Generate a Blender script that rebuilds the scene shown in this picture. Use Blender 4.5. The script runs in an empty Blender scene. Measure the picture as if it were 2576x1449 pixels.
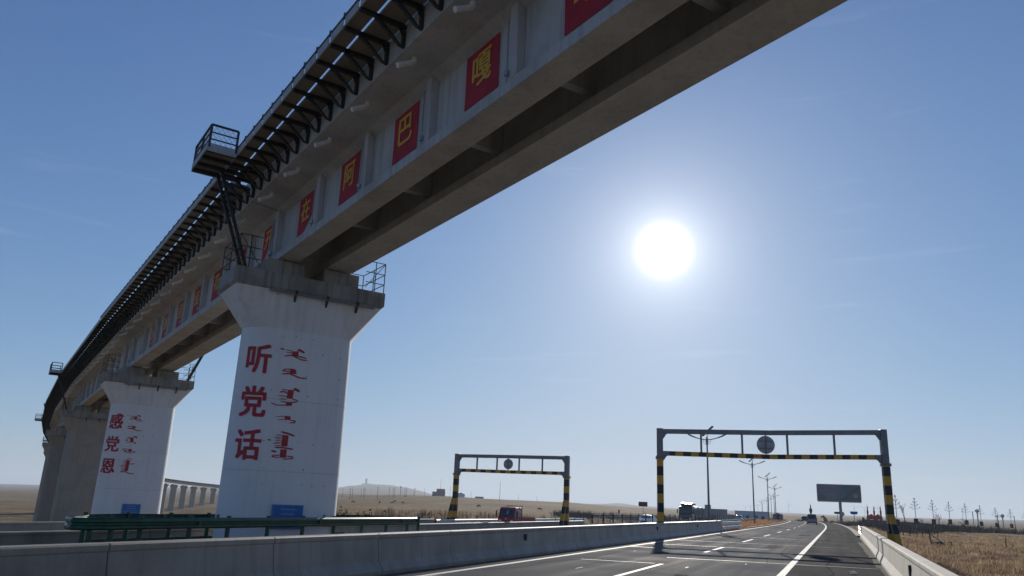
import bpy, bmesh, math, random
from mathutils import Vector, Matrix
random.seed(7)
SC = bpy.context.scene
COL = SC.collection
R = math.radians

# ------------------------------------------------------------------ camera
cam_d = bpy.data.cameras.new('camera'); cam = bpy.data.objects.new('camera', cam_d); COL.objects.link(cam)
cam_d.sensor_fit = 'HORIZONTAL'; cam_d.sensor_width = 36.0; cam_d.lens = 36.0 * 1950.0 / 2576.0
cam_d.clip_start = 0.1; cam_d.clip_end = 60000
PITCH, ROLL, YAW = R(15.491), R(2.348), R(-22.589)
_f = Vector((math.sin(YAW) * math.cos(PITCH), math.cos(YAW) * math.cos(PITCH), math.sin(PITCH)))
_r0 = Vector((math.cos(YAW), -math.sin(YAW), 0)); _u0 = _r0.cross(_f)
_r = _r0 * math.cos(ROLL) + _u0 * math.sin(ROLL); _u = -_r0 * math.sin(ROLL) + _u0 * math.cos(ROLL)
cam.matrix_world = Matrix(((_r.x, _u.x, -_f.x, 0), (_r.y, _u.y, -_f.y, 0), (_r.z, _u.z, -_f.z, 1.7), (0, 0, 0, 1)))
SC.camera = cam

# ------------------------------------------------------------------ sky, sun, exposure
SUN_EL, SUN_AZ = R(18.43), R(-11.04)            # azimuth from +Y towards +X
SUN = Vector((math.sin(SUN_AZ) * math.cos(SUN_EL), math.cos(SUN_AZ) * math.cos(SUN_EL), math.sin(SUN_EL)))
world = bpy.data.worlds.new('World'); SC.world = world; world.use_nodes = True
WN, WL = world.node_tree.nodes, world.node_tree.links
WN.clear()
w_out = WN.new('ShaderNodeOutputWorld'); w_bg = WN.new('ShaderNodeBackground')
w_sky = WN.new('ShaderNodeTexSky'); w_sky.sky_type = 'NISHITA'; w_sky.sun_disc = False
w_sky.sun_elevation = SUN_EL; w_sky.sun_rotation = SUN_AZ
w_sky.altitude = 1100; w_sky.air_density = 1.0; w_sky.dust_density = 0.35; w_sky.ozone_density = 2.2
w_geo = WN.new('ShaderNodeNewGeometry'); w_dot = WN.new('ShaderNodeVectorMath'); w_dot.operation = 'DOT_PRODUCT'
WL.new(w_geo.outputs['Incoming'], w_dot.inputs[0]); w_dot.inputs[1].default_value = -SUN
def wmath(op, a, b=None):
    n = WN.new('ShaderNodeMath'); n.operation = op
    for i, v in enumerate((a, b)):
        if v is None: continue
        if isinstance(v, (int, float)): n.inputs[i].default_value = v
        else: WL.new(v, n.inputs[i])
    return n.outputs[0]
w_ang = wmath('ARCCOSINE', wmath('MINIMUM', w_dot.outputs['Value'], 1.0))      # angle from the sun, radians
def lobe(deg, amp, p):
    t = wmath('POWER', wmath('DIVIDE', w_ang, R(deg)), p)
    return wmath('MULTIPLY', wmath('EXPONENT', wmath('MULTIPLY', t, -1.0)), amp)
w_glow = wmath('ADD', wmath('ADD', lobe(1.2, 34.0, 2.3), lobe(2.3, 10.0, 1.1)), lobe(9.0, 1.9, 1.3))
w_gcol = WN.new('ShaderNodeVectorMath'); w_gcol.operation = 'SCALE'; w_gcol.inputs[0].default_value = (1.0, 0.96, 0.89)
WL.new(w_glow, w_gcol.inputs['Scale'])
w_add = WN.new('ShaderNodeVectorMath'); w_add.operation = 'ADD'
# thin high haze: the sky saturates softly towards a pale horizon colour instead of clipping
w_sep = WN.new('ShaderNodeSeparateXYZ'); WL.new(w_sky.outputs[0], w_sep.inputs[0]); w_cmb = WN.new('ShaderNodeCombineXYZ')
for _i, (_m, _g) in enumerate(((6.5, 0.73), (6.95, 0.97), (8.0, 1.44))):
    _e = wmath('EXPONENT', wmath('MULTIPLY', w_sep.outputs[_i], -_g / _m))
    WL.new(wmath('MULTIPLY', wmath('SUBTRACT', 1.0, _e), _m), w_cmb.inputs[_i])
# faint wisps of high cirrus
w_tc = WN.new('ShaderNodeTexCoord'); w_map = WN.new('ShaderNodeMapping'); w_map.inputs['Scale'].default_value = (1.6, 1.6, 17.0); w_map.inputs['Rotation'].default_value = (0.05, 0.03, 0.0)
WL.new(w_tc.outputs['Generated'], w_map.inputs['Vector'])
w_nz = WN.new('ShaderNodeTexNoise'); w_nz.inputs['Scale'].default_value = 2.6; w_nz.inputs['Detail'].default_value = 7; w_nz.inputs['Distortion'].default_value = 0.4; WL.new(w_map.outputs[0], w_nz.inputs['Vector'])
w_wisp = wmath('MULTIPLY', wmath('MAXIMUM', wmath('SUBTRACT', w_nz.outputs['Fac'], 0.63), 0.0), 3.2)
w_big = WN.new('ShaderNodeTexNoise'); w_big.inputs['Scale'].default_value = 1.7; w_big.inputs['Detail'].default_value = 3; WL.new(w_tc.outputs['Generated'], w_big.inputs['Vector'])
w_wisp = wmath('ADD', w_wisp, wmath('MULTIPLY', wmath('SUBTRACT', w_big.outputs['Fac'], 0.5), 0.3))
w_wv = WN.new('ShaderNodeVectorMath'); w_wv.operation = 'SCALE'; w_wv.inputs[0].default_value = (1.0, 0.95, 0.85); WL.new(w_wisp, w_wv.inputs['Scale'])
w_sk2 = WN.new('ShaderNodeVectorMath'); w_sk2.operation = 'ADD'; WL.new(w_cmb.outputs[0], w_sk2.inputs[0]); WL.new(w_wv.outputs[0], w_sk2.inputs[1])
WL.new(w_sk2.outputs[0], w_add.inputs[0]); WL.new(w_gcol.outputs[0], w_add.inputs[1])
WL.new(w_add.outputs[0], w_bg.inputs['Color']); w_bg.inputs['Strength'].default_value = 0.1
WL.new(w_bg.outputs[0], w_out.inputs['Surface'])
sun_d = bpy.data.lights.new('sun', 'SUN'); sun_d.energy = 5.0; sun_d.angle = R(0.53); sun_d.color = (1.0, 0.93, 0.83)
sun_o = bpy.data.objects.new('sun', sun_d); COL.objects.link(sun_o); sun_o.location = SUN * 300
sun_o.rotation_euler = (-SUN).to_track_quat('-Z', 'Y').to_euler()
SC.view_settings.view_transform = 'Standard'; SC.view_settings.look = 'None'
SC.view_settings.exposure = 0.0; SC.view_settings.gamma = 1.0; SC.view_settings.use_curve_mapping = False

# ------------------------------------------------------------------ materials
def new_mat(name):
    m = bpy.data.materials.new(name); m.use_nodes = True
    nt = m.node_tree
    return m, nt, nt.nodes['Principled BSDF']
def setp(b, **kw):
    for k_, v in kw.items():
        b.inputs[k_.replace('_', ' ')].default_value = v
def plain(name, col, rough=0.6, metal=0.0, var=0.12, scale=3.0, bump=0.0, spec=0.5, dirt=None):
    m, nt, b = new_mat(name); N, L = nt.nodes, nt.links
    b.inputs['Roughness'].default_value = rough; b.inputs['Metallic'].default_value = metal
    b.inputs['Specular IOR Level'].default_value = spec
    g = N.new('ShaderNodeNewGeometry')
    n1 = N.new('ShaderNodeTexNoise'); n1.inputs['Scale'].default_value = scale; n1.inputs['Detail'].default_value = 6
    L.new(g.outputs['Position'], n1.inputs['Vector'])
    cr = N.new('ShaderNodeValToRGB'); cr.color_ramp.elements[0].position = 0.3; cr.color_ramp.elements[1].position = 0.72
    c = Vector(col[:3])
    lo = c * (1 - var); hi = c * (1 + var * 0.7)
    if dirt is not None: lo = Vector(dirt)
    cr.color_ramp.elements[0].color = (*lo, 1); cr.color_ramp.elements[1].color = (*hi, 1)
    L.new(n1.outputs['Fac'], cr.inputs['Fac']); L.new(cr.outputs['Color'], b.inputs['Base Color'])
    if bump > 0:
        bp = N.new('ShaderNodeBump'); bp.inputs['Strength'].default_value = bump; bp.inputs['Distance'].default_value = 0.02
        n2 = N.new('ShaderNodeTexNoise'); n2.inputs['Scale'].default_value = scale * 9; n2.inputs['Detail'].default_value = 4
        L.new(g.outputs['Position'], n2.inputs['Vector']); L.new(n2.outputs['Fac'], bp.inputs['Height']); L.new(bp.outputs['Normal'], b.inputs['Normal'])
    return m
def concrete(name, col, stain, rough=0.85, streak=0.5, blotch=0.5, bump=0.25, spec=0.35, fine=0.10):
    """cast concrete: blotches, vertical run-off streaks, fine grain"""
    m, nt, b = new_mat(name); N, L = nt.nodes, nt.links
    b.inputs['Roughness'].default_value = rough; b.inputs['Specular IOR Level'].default_value = spec
    g = N.new('ShaderNodeNewGeometry')
    def noise(sc, det, vec):
        n = N.new('ShaderNodeTexNoise'); n.inputs['Scale'].default_value = sc; n.inputs['Detail'].default_value = det
        L.new(vec, n.inputs['Vector']); return n.outputs['Fac']
    def ramp(fac, a, bb):
        r = N.new('ShaderNodeMapRange'); r.inputs['From Min'].default_value = a; r.inputs['From Max'].default_value = bb
        L.new(fac, r.inputs['Value']); return r.outputs[0]
    mp = N.new('ShaderNodeMapping'); mp.inputs['Scale'].default_value = (5.5, 5.5, 0.28); L.new(g.outputs['Position'], mp.inputs['Vector'])
    st = ramp(noise(1.0, 5, mp.outputs[0]), 0.5, 0.75)
    bl = ramp(noise(0.9, 8, g.outputs['Position']), 0.42, 0.75)
    fi = noise(22, 3, g.outputs['Position'])
    def mix(fac, amt, c1, c2sock=None):
        mm = N.new('ShaderNodeMix'); mm.data_type = 'RGBA'
        mu = N.new('ShaderNodeMath'); mu.operation = 'MULTIPLY'; mu.inputs[1].default_value = amt; L.new(fac, mu.inputs[0]); L.new(mu.outputs[0], mm.inputs[0])
        if isinstance(c1, tuple): mm.inputs[6].default_value = (*c1, 1)
        else: L.new(c1, mm.inputs[6])
        mm.inputs[7].default_value = (*stain, 1); return mm.outputs[2]
    c = mix(bl, blotch, tuple(col)); c = mix(st, streak, c)
    hv = N.new('ShaderNodeHueSaturation'); L.new(c, hv.inputs['Color'])
    r = N.new('ShaderNodeMapRange'); r.inputs['To Min'].default_value = 1 - fine * 1.6; r.inputs['To Max'].default_value = 1 + fine * 1.6; L.new(fi, r.inputs['Value']); L.new(r.outputs[0], hv.inputs['Value'])
    L.new(hv.outputs[0], b.inputs['Base Color'])
    bp = N.new('ShaderNodeBump'); bp.inputs['Strength'].default_value = bump; bp.inputs['Distance'].default_value = 0.012
    L.new(noise(40, 4, g.outputs['Position']), bp.inputs['Height']); L.new(bp.outputs['Normal'], b.inputs['Normal'])
    return m
def stripes(name, c1, c2, size, axis, off=0.0):
    m, nt, b = new_mat(name); N, L = nt.nodes, nt.links
    t = N.new('ShaderNodeTexCoord'); s = N.new('ShaderNodeSeparateXYZ'); L.new(t.outputs['Object'], s.inputs[0])
    def mth(op, a, v):
        n = N.new('ShaderNodeMath'); n.operation = op; L.new(a, n.inputs[0]); n.inputs[1].default_value = v; return n.outputs[0]
    v = mth('GREATER_THAN', mth('FLOORED_MODULO', mth('ADD', s.outputs[axis], off + 100 * size), size * 2), size)
    mx = N.new('ShaderNodeMix'); mx.data_type = 'RGBA'; L.new(v, mx.inputs[0]); mx.inputs[6].default_value = (*c1, 1); mx.inputs[7].default_value = (*c2, 1)
    nz = N.new('ShaderNodeTexNoise'); nz.inputs['Scale'].default_value = 6; nz.inputs['Detail'].default_value = 6; L.new(t.outputs['Object'], nz.inputs['Vector'])
    mr = N.new('ShaderNodeMapRange'); mr.inputs['To Min'].default_value = 0.75; mr.inputs['To Max'].default_value = 1.2; L.new(nz.outputs['Fac'], mr.inputs['Value'])
    hv = N.new('ShaderNodeHueSaturation'); L.new(mx.outputs[2], hv.inputs['Color']); L.new(mr.outputs[0], hv.inputs['Value'])
    L.new(hv.outputs[0], b.inputs['Base Color']); setp(b, Roughness=0.5)
    return m

M = {}
M['girder'] = concrete('girder_concrete', (0.5, 0.505, 0.5), (0.27, 0.268, 0.258), streak=0.5, blotch=0.55)
M['girder_light'] = concrete('painted_web_concrete', (0.5, 0.5, 0.5), (0.24, 0.22, 0.2), streak=0.55, blotch=0.4)
M['pier_white'] = concrete('white_painted_concrete', (0.76, 0.765, 0.77), (0.5, 0.49, 0.47), streak=0.22, blotch=0.18, bump=0.12, fine=0.04)
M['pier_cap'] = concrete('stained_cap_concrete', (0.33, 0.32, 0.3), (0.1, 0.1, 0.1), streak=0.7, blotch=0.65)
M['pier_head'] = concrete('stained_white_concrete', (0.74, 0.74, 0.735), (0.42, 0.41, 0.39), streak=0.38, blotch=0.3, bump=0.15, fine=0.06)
M['pier_raw'] = concrete('raw_pier_concrete', (0.36, 0.32, 0.27), (0.2, 0.175, 0.145), streak=0.45, blotch=0.4)
M['pier_raw_dark'] = concrete('shade_toned_pier_concrete', (0.25, 0.225, 0.19), (0.14, 0.125, 0.105), streak=0.45, blotch=0.4)  # same raw concrete, darkened to put deeper shade into the colour
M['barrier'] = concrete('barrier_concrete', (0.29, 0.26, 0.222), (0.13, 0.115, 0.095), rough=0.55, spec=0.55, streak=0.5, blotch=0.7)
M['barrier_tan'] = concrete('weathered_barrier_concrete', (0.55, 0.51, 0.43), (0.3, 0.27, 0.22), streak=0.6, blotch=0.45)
M['steel_dark'] = plain('dark_bracket_steel', (0.035, 0.042, 0.042), 0.6, 0.2, 0.35, 5)
M['steel_grey'] = plain('galvanised_steel', (0.33, 0.34, 0.35), 0.45, 0.7, 0.2, 4)
M['steel_white'] = plain('white_galvanised_rail', (0.62, 0.63, 0.62), 0.35, 0.5, 0.15, 4)
M['gantry_grey'] = plain('grey_gantry_paint', (0.2, 0.205, 0.215), 0.5, 0.1, 0.2, 3)
M['plank'] = concrete('walkway_plank_concrete', (0.25, 0.22, 0.175), (0.11, 0.1, 0.08), streak=0.2, blotch=0.6)
M['fascia'] = plain('grey_fascia_board', (0.42, 0.43, 0.43), 0.6, 0.1, 0.2, 3)
M['pvc'] = plain('white_drain_pipe', (0.72, 0.7, 0.66), 0.4, 0, 0.15, 5)
M['green'] = plain('green_guardrail_paint', (0.008, 0.085, 0.05), 0.3, 0.1, 0.3, 3, dirt=(0.012, 0.045, 0.032))
M['cloth_red'] = plain('red_banner_cloth', (0.42, 0.02, 0.045), 0.75, 0, 0.2, 2)
M['letter_yellow'] = plain('yellow_lettering', (0.72, 0.43, 0.06), 0.6, 0, 0.12, 4)
M['letter_red'] = plain('red_painted_lettering', (0.42, 0.018, 0.035), 0.6, 0, 0.18, 6)
M['plate_blue'] = plain('blue_plate', (0.01, 0.13, 0.42), 0.35, 0, 0.12, 3)
M['plate_text'] = plain('pale_blue_print', (0.14, 0.35, 0.62), 0.5, 0, 0.1, 3)
M['dark_hole'] = plain('painted_hole_dark', (0.03, 0.03, 0.03), 0.9, 0, 0.1, 3)  # slots and form holes are not cut; flat dark colour stands for their depth
M['post_stripe'] = stripes('yellow_black_post', (0.55, 0.3, 0.025), (0.012, 0.013, 0.016), 0.58, 2)
M['beam_stripe'] = stripes('yellow_black_beam', (0.55, 0.3, 0.025), (0.012, 0.013, 0.016), 0.5, 0)
M['sign_back'] = plain('grey_sign_back', (0.36, 0.365, 0.37), 0.6, 0.0, 0.15, 3)
M['white_paint'] = plain('white_road_paint', (0.6, 0.58, 0.53), 0.7, 0, 0.3, 5, 0, 0.2)
def worn_paint():
    m, nt, b = new_mat('worn_white_road_paint'); N, L = nt.nodes, nt.links
    g = N.new('ShaderNodeNewGeometry'); n = N.new('ShaderNodeTexNoise'); n.inputs['Scale'].default_value = 9; n.inputs['Detail'].default_value = 9; L.new(g.outputs['Position'], n.inputs['Vector'])
    n2 = N.new('ShaderNodeTexNoise'); n2.inputs['Scale'].default_value = 0.7; n2.inputs['Detail'].default_value = 4; L.new(g.outputs['Position'], n2.inputs['Vector'])
    ad = N.new('ShaderNodeMath'); ad.operation = 'MULTIPLY_ADD'; L.new(n2.outputs['Fac'], ad.inputs[0]); ad.inputs[1].default_value = 0.5; L.new(n.outputs['Fac'], ad.inputs[2])
    r = N.new('ShaderNodeValToRGB'); e = r.color_ramp.elements; e[0].position = 0.56; e[0].color = (0.16, 0.155, 0.145, 1); e[1].position = 0.72; e[1].color = (0.6, 0.58, 0.53, 1)
    L.new(ad.outputs[0], r.inputs['Fac']); L.new(r.outputs['Color'], b.inputs['Base Color']); setp(b, Roughness=0.7); b.inputs['Specular IOR Level'].default_value = 0.15
    return m
M['white_paint'] = worn_paint()
M['dust'] = plain('pale_road_dust', (0.16, 0.15, 0.13), 0.95, 0, 0.3, 2, 0, 0.02)
M['curb'] = plain('pale_kerb_concrete', (0.3, 0.28, 0.25), 0.9, 0, 0.25, 1.5, 0, 0.1)
M['seam'] = plain('pale_seam_filler', (0.34, 0.33, 0.31), 0.6, 0, 0.35, 3)
M['tar'] = plain('black_crack_tar', (0.02, 0.02, 0.02), 0.95, 0, 0.2, 3, 0, 0.0)
M['tyre'] = plain('tyre_rubber', (0.018, 0.018, 0.019), 0.85)
M['glass'] = plain('dark_vehicle_glass', (0.015, 0.02, 0.024), 0.06, 0, 0.1, 2, spec=0.8)
M['glass_pale'] = plain('painted_sky_lit_glass', (0.16, 0.2, 0.23), 0.08, 0, 0.1, 2, spec=0.8)  # pale sky light put into the glass colour
M['car_white'] = plain('white_car_paint', (0.78, 0.78, 0.77), 0.18, 0, 0.05, 2)
M['car_silver'] = plain('silver_grey_car_paint', (0.22, 0.24, 0.27), 0.22, 0.5, 0.1, 2)
M['car_dark'] = plain('dark_car_paint', (0.05, 0.06, 0.075), 0.2, 0.3, 0.1, 2)
M['red_paint'] = plain('red_truck_paint', (0.32, 0.012, 0.03), 0.35, 0, 0.2, 2)
M['truck_green'] = plain('dark_green_truck_paint', (0.02, 0.055, 0.055), 0.3, 0, 0.2, 2)
M['tarp'] = plain('dark_tarpaulin', (0.045, 0.055, 0.065), 0.6, 0, 0.3, 2, bump=0.5)
M['lamp_white'] = plain('white_lamp_lens', (0.75, 0.75, 0.72), 0.2, 0, 0.05, 2)
M['lamp_red'] = plain('red_tail_lens', (0.45, 0.015, 0.015), 0.25, 0, 0.1, 2)
M['lamp_amber'] = plain('amber_lens', (0.7, 0.2, 0.03), 0.25, 0, 0.1, 2)
M['pole_grey'] = plain('grey_lamp_pole', (0.2, 0.2, 0.215), 0.45, 0.4, 0.12, 2)
M['pole_pale'] = plain('pale_lamp_petals', (0.42, 0.43, 0.44), 0.45, 0.3, 0.12, 2)
M['solar'] = plain('solar_cells', (0.02, 0.025, 0.045), 0.15, 0.2, 0.1, 2)
M['wood_pole'] = plain('dark_timber_pole', (0.06, 0.055, 0.05), 0.85, 0, 0.25, 3)
M['wall_grey'] = plain('grey_render', (0.3, 0.3, 0.3), 0.9, 0, 0.12, 0.6)
M['wall_white'] = plain('white_sheet_wall', (0.62, 0.63, 0.64), 0.6, 0, 0.1, 0.6)
M['wall_brick'] = plain('dull_red_brickwork', (0.25, 0.13, 0.1), 0.9, 0, 0.2, 1.2)
M['wall_brown'] = plain('brown_stone_wall', (0.17, 0.13, 0.105), 0.9, 0, 0.25, 1.2)
M['roof_blue'] = plain('blue_grey_roof', (0.2, 0.22, 0.27), 0.6, 0, 0.12, 1)
M['monument_red'] = plain('red_monument_paint', (0.34, 0.02, 0.025), 0.5, 0, 0.15, 2)
M['statue_dark'] = plain('dark_bronze', (0.06, 0.05, 0.045), 0.5, 0.5, 0.2, 2)
M['statue_orange'] = plain('weathered_orange_stone', (0.42, 0.2, 0.09), 0.8, 0, 0.2, 2)
M['turbine'] = plain('white_turbine', (0.7, 0.7, 0.7), 0.4, 0, 0.05, 2)
M['animal'] = plain('dark_brown_hide', (0.05, 0.035, 0.028), 0.9, 0, 0.25, 3)
M['bark'] = plain('grey_brown_twigs', (0.115, 0.09, 0.07), 0.9, 0, 0.25, 4)
M['juniper'] = plain('dark_juniper_foliage', (0.028, 0.045, 0.022), 0.85, 0, 0.4, 3)
M['shrub_brown'] = None
M['scrub'] = plain('dark_winter_scrub', (0.13, 0.108, 0.09), 0.9, 0, 0.45, 0.4)
def leafy(name, col, dirt, scale):
    m = plain(name, col, 0.85, 0, 0.4, scale, dirt=dirt, spec=0.2); nt = m.node_tree; b = nt.nodes['Principled BSDF']
    tr = nt.nodes.new('ShaderNodeBsdfTranslucent'); mx = nt.nodes.new('ShaderNodeMixShader'); mx.inputs[0].default_value = 0.5
    src = b.inputs['Base Color'].links[0].from_socket
    nt.links.new(src, tr.inputs['Color']); nt.links.new(b.outputs[0], mx.inputs[1]); nt.links.new(tr.outputs[0], mx.inputs[2])
    nt.links.new(mx.outputs[0], nt.nodes['Material Output'].inputs['Surface']); return m
M['straw'] = leafy('dry_straw_grass', (0.38, 0.285, 0.175), (0.15, 0.105, 0.075), 0.35)
M['litter'] = leafy('white_litter', (0.85, 0.84, 0.8), (0.7, 0.69, 0.66), 4)
M['shrub_brown'] = leafy('bare_brown_shrub', (0.22, 0.15, 0.11), (0.1, 0.07, 0.05), 2)
M['straw_red'] = leafy('rusty_median_grass', (0.42, 0.23, 0.12), (0.2, 0.11, 0.07), 0.35)

def ground_mat():
    m, nt, b = new_mat('steppe_ground'); N, L = nt.nodes, nt.links
    setp(b, Roughness=0.95); b.inputs['Specular IOR Level'].default_value = 0.02
    g = N.new('ShaderNodeNewGeometry')
    def noise(sc, det, vec=None, dist=0.0):
        n = N.new('ShaderNodeTexNoise'); n.inputs['Scale'].default_value = sc; n.inputs['Detail'].default_value = det; n.inputs['Distortion'].default_value = dist
        L.new(vec or g.outputs['Position'], n.inputs['Vector']); return n.outputs['Fac']
    def ramp(fac, stops):
        r = N.new('ShaderNodeValToRGB'); e = r.color_ramp.elements
        e[0].position, e[0].color = stops[0][0], (*stops[0][1], 1); e[1].position, e[1].color = stops[1][0], (*stops[1][1], 1)
        for p, c in stops[2:]:
            x = e.new(p); x.color = (*c, 1)
        L.new(fac, r.inputs['Fac']); return r.outputs['Color']
    big = ramp(noise(0.011, 6), [(0.3, (0.2, 0.145, 0.085)), (0.72, (0.31, 0.235, 0.135)), (0.5, (0.255, 0.19, 0.11))])
    fine = ramp(noise(0.6, 9, None, 0.6), [(0.3, (0.42, 0.38, 0.34)), (0.7, (1.2, 1.16, 1.1))])
    mx = N.new('ShaderNodeMix'); mx.data_type = 'RGBA'; mx.blend_type = 'MULTIPLY'; mx.inputs[0].default_value = 0.75
    L.new(big, mx.inputs[6]); L.new(fine, mx.inputs[7]); L.new(mx.outputs[2], b.inputs['Base Color'])
    mid = ramp(noise(0.045, 7, None, 1.2), [(0.36, (0.62, 0.6, 0.6)), (0.62, (1.1, 1.08, 1.04))])
    mx2 = N.new('ShaderNodeMix'); mx2.data_type = 'RGBA'; mx2.blend_type = 'MULTIPLY'; mx2.inputs[0].default_value = 0.8
    L.new(mx.outputs[2], mx2.inputs[6]); L.new(mid, mx2.inputs[7]); L.new(mx2.outputs[2], b.inputs['Base Color'])
    bp = N.new('ShaderNodeBump'); bp.inputs['Strength'].default_value = 0.6; bp.inputs['Distance'].default_value = 0.15
    L.new(noise(3.0, 8), bp.inputs['Height']); L.new(bp.outputs['Normal'], b.inputs['Normal'])
    return m
M['ground'] = ground_mat()

def asphalt_mat(name, c0, c1, rough):
    m, nt, b = new_mat(name); N, L = nt.nodes, nt.links
    g = N.new('ShaderNodeNewGeometry')
    def noise(sc, det, vec):
        n = N.new('ShaderNodeTexNoise'); n.inputs['Scale'].default_value = sc; n.inputs['Detail'].default_value = det; L.new(vec, n.inputs['Vector']); return n.outputs['Fac']
    mp = N.new('ShaderNodeMapping'); mp.inputs['Scale'].default_value = (1.5, 0.035, 1); L.new(g.outputs['Position'], mp.inputs['Vector'])
    lanes = noise(1.0, 5, mp.outputs[0]); pat = noise(0.25, 8, g.outputs['Position']); fine = noise(60, 3, g.outputs['Position'])
    ad = N.new('ShaderNodeMath'); ad.operation = 'ADD'; L.new(lanes, ad.inputs[0]); L.new(pat, ad.inputs[1])
    hf = N.new('ShaderNodeMapRange'); hf.inputs['From Min'].default_value = 0.8; hf.inputs['From Max'].default_value = 1.2; L.new(ad.outputs[0], hf.inputs['Value'])
    mx = N.new('ShaderNodeMix'); mx.data_type = 'RGBA'; L.new(hf.outputs[0], mx.inputs[0]); mx.inputs[6].default_value = (*c0, 1); mx.inputs[7].default_value = (*c1, 1)
    hv = N.new('ShaderNodeHueSaturation'); L.new(mx.outputs[2], hv.inputs['Color'])
    r2 = N.new('ShaderNodeMapRange'); r2.inputs['To Min'].default_value = 0.6; r2.inputs['To Max'].default_value = 1.4; L.new(fine, r2.inputs['Value']); L.new(r2.outputs[0], hv.inputs['Value'])
    L.new(hv.outputs[0], b.inputs['Base Color']); b.inputs['Specular IOR Level'].default_value = 0.045
    rr = N.new('ShaderNodeMapRange'); rr.inputs['To Min'].default_value = rough - 0.09; rr.inputs['To Max'].default_value = rough + 0.1; L.new(hf.outputs[0], rr.inputs['Value']); L.new(rr.outputs[0], b.inputs['Roughness'])
    bp = N.new('ShaderNodeBump'); bp.inputs['Strength'].default_value = 0.55; bp.inputs['Distance'].default_value = 0.006
    L.new(noise(90, 3, g.outputs['Position']), bp.inputs['Height']); L.new(bp.outputs['Normal'], b.inputs['Normal'])
    df = N.new('ShaderNodeBsdfDiffuse'); df.inputs['Roughness'].default_value = 0.9; L.new(hv.outputs[0], df.inputs['Color'])
    ms = N.new('ShaderNodeMixShader'); ms.inputs[0].default_value = 0.34; L.new(df.outputs[0], ms.inputs[1]); L.new(b.outputs[0], ms.inputs[2])
    L.new(ms.outputs[0], N['Material Output'].inputs['Surface'])
    return m
M['asphalt'] = asphalt_mat('worn_asphalt', (0.1, 0.097, 0.092), (0.21, 0.204, 0.194), 0.8)
M['asphalt_new'] = asphalt_mat('dark_shoulder_asphalt', (0.05, 0.05, 0.05), (0.085, 0.083, 0.08), 0.85)

def billboard_mat():
    m, nt, b = new_mat('billboard_print'); N, L = nt.nodes, nt.links
    t = N.new('ShaderNodeTexCoord'); s = N.new('ShaderNodeSeparateXYZ'); L.new(t.outputs['Object'], s.inputs[0])
    nz = N.new('ShaderNodeTexNoise'); nz.inputs['Scale'].default_value = 0.35; nz.inputs['Detail'].default_value = 5; L.new(t.outputs['Object'], nz.inputs['Vector'])
    ad = N.new('ShaderNodeMath'); ad.operation = 'MULTIPLY_ADD'; L.new(nz.outputs['Fac'], ad.inputs[0]); ad.inputs[1].default_value = 9.0; L.new(s.outputs[0], ad.inputs[2])
    mr = N.new('ShaderNodeMapRange'); mr.inputs['From Min'].default_value = -4.5; mr.inputs['From Max'].default_value = 13.5; L.new(ad.outputs[0], mr.inputs['Value'])
    r = N.new('ShaderNodeValToRGB'); e = r.color_ramp.elements
    e[0].color = (0.13, 0.155, 0.2, 1); e[1].color = (0.09, 0.12, 0.11, 1); e[1].position = 0.85
    x = e.new(0.4); x.color = (0.15, 0.19, 0.23, 1); x = e.new(0.62); x.color = (0.07, 0.14, 0.16, 1)
    L.new(mr.outputs[0], r.inputs['Fac']); L.new(r.outputs['Color'], b.inputs['Base Color']); setp(b, Roughness=0.5)
    return m
M['billboard'] = billboard_mat()

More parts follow.
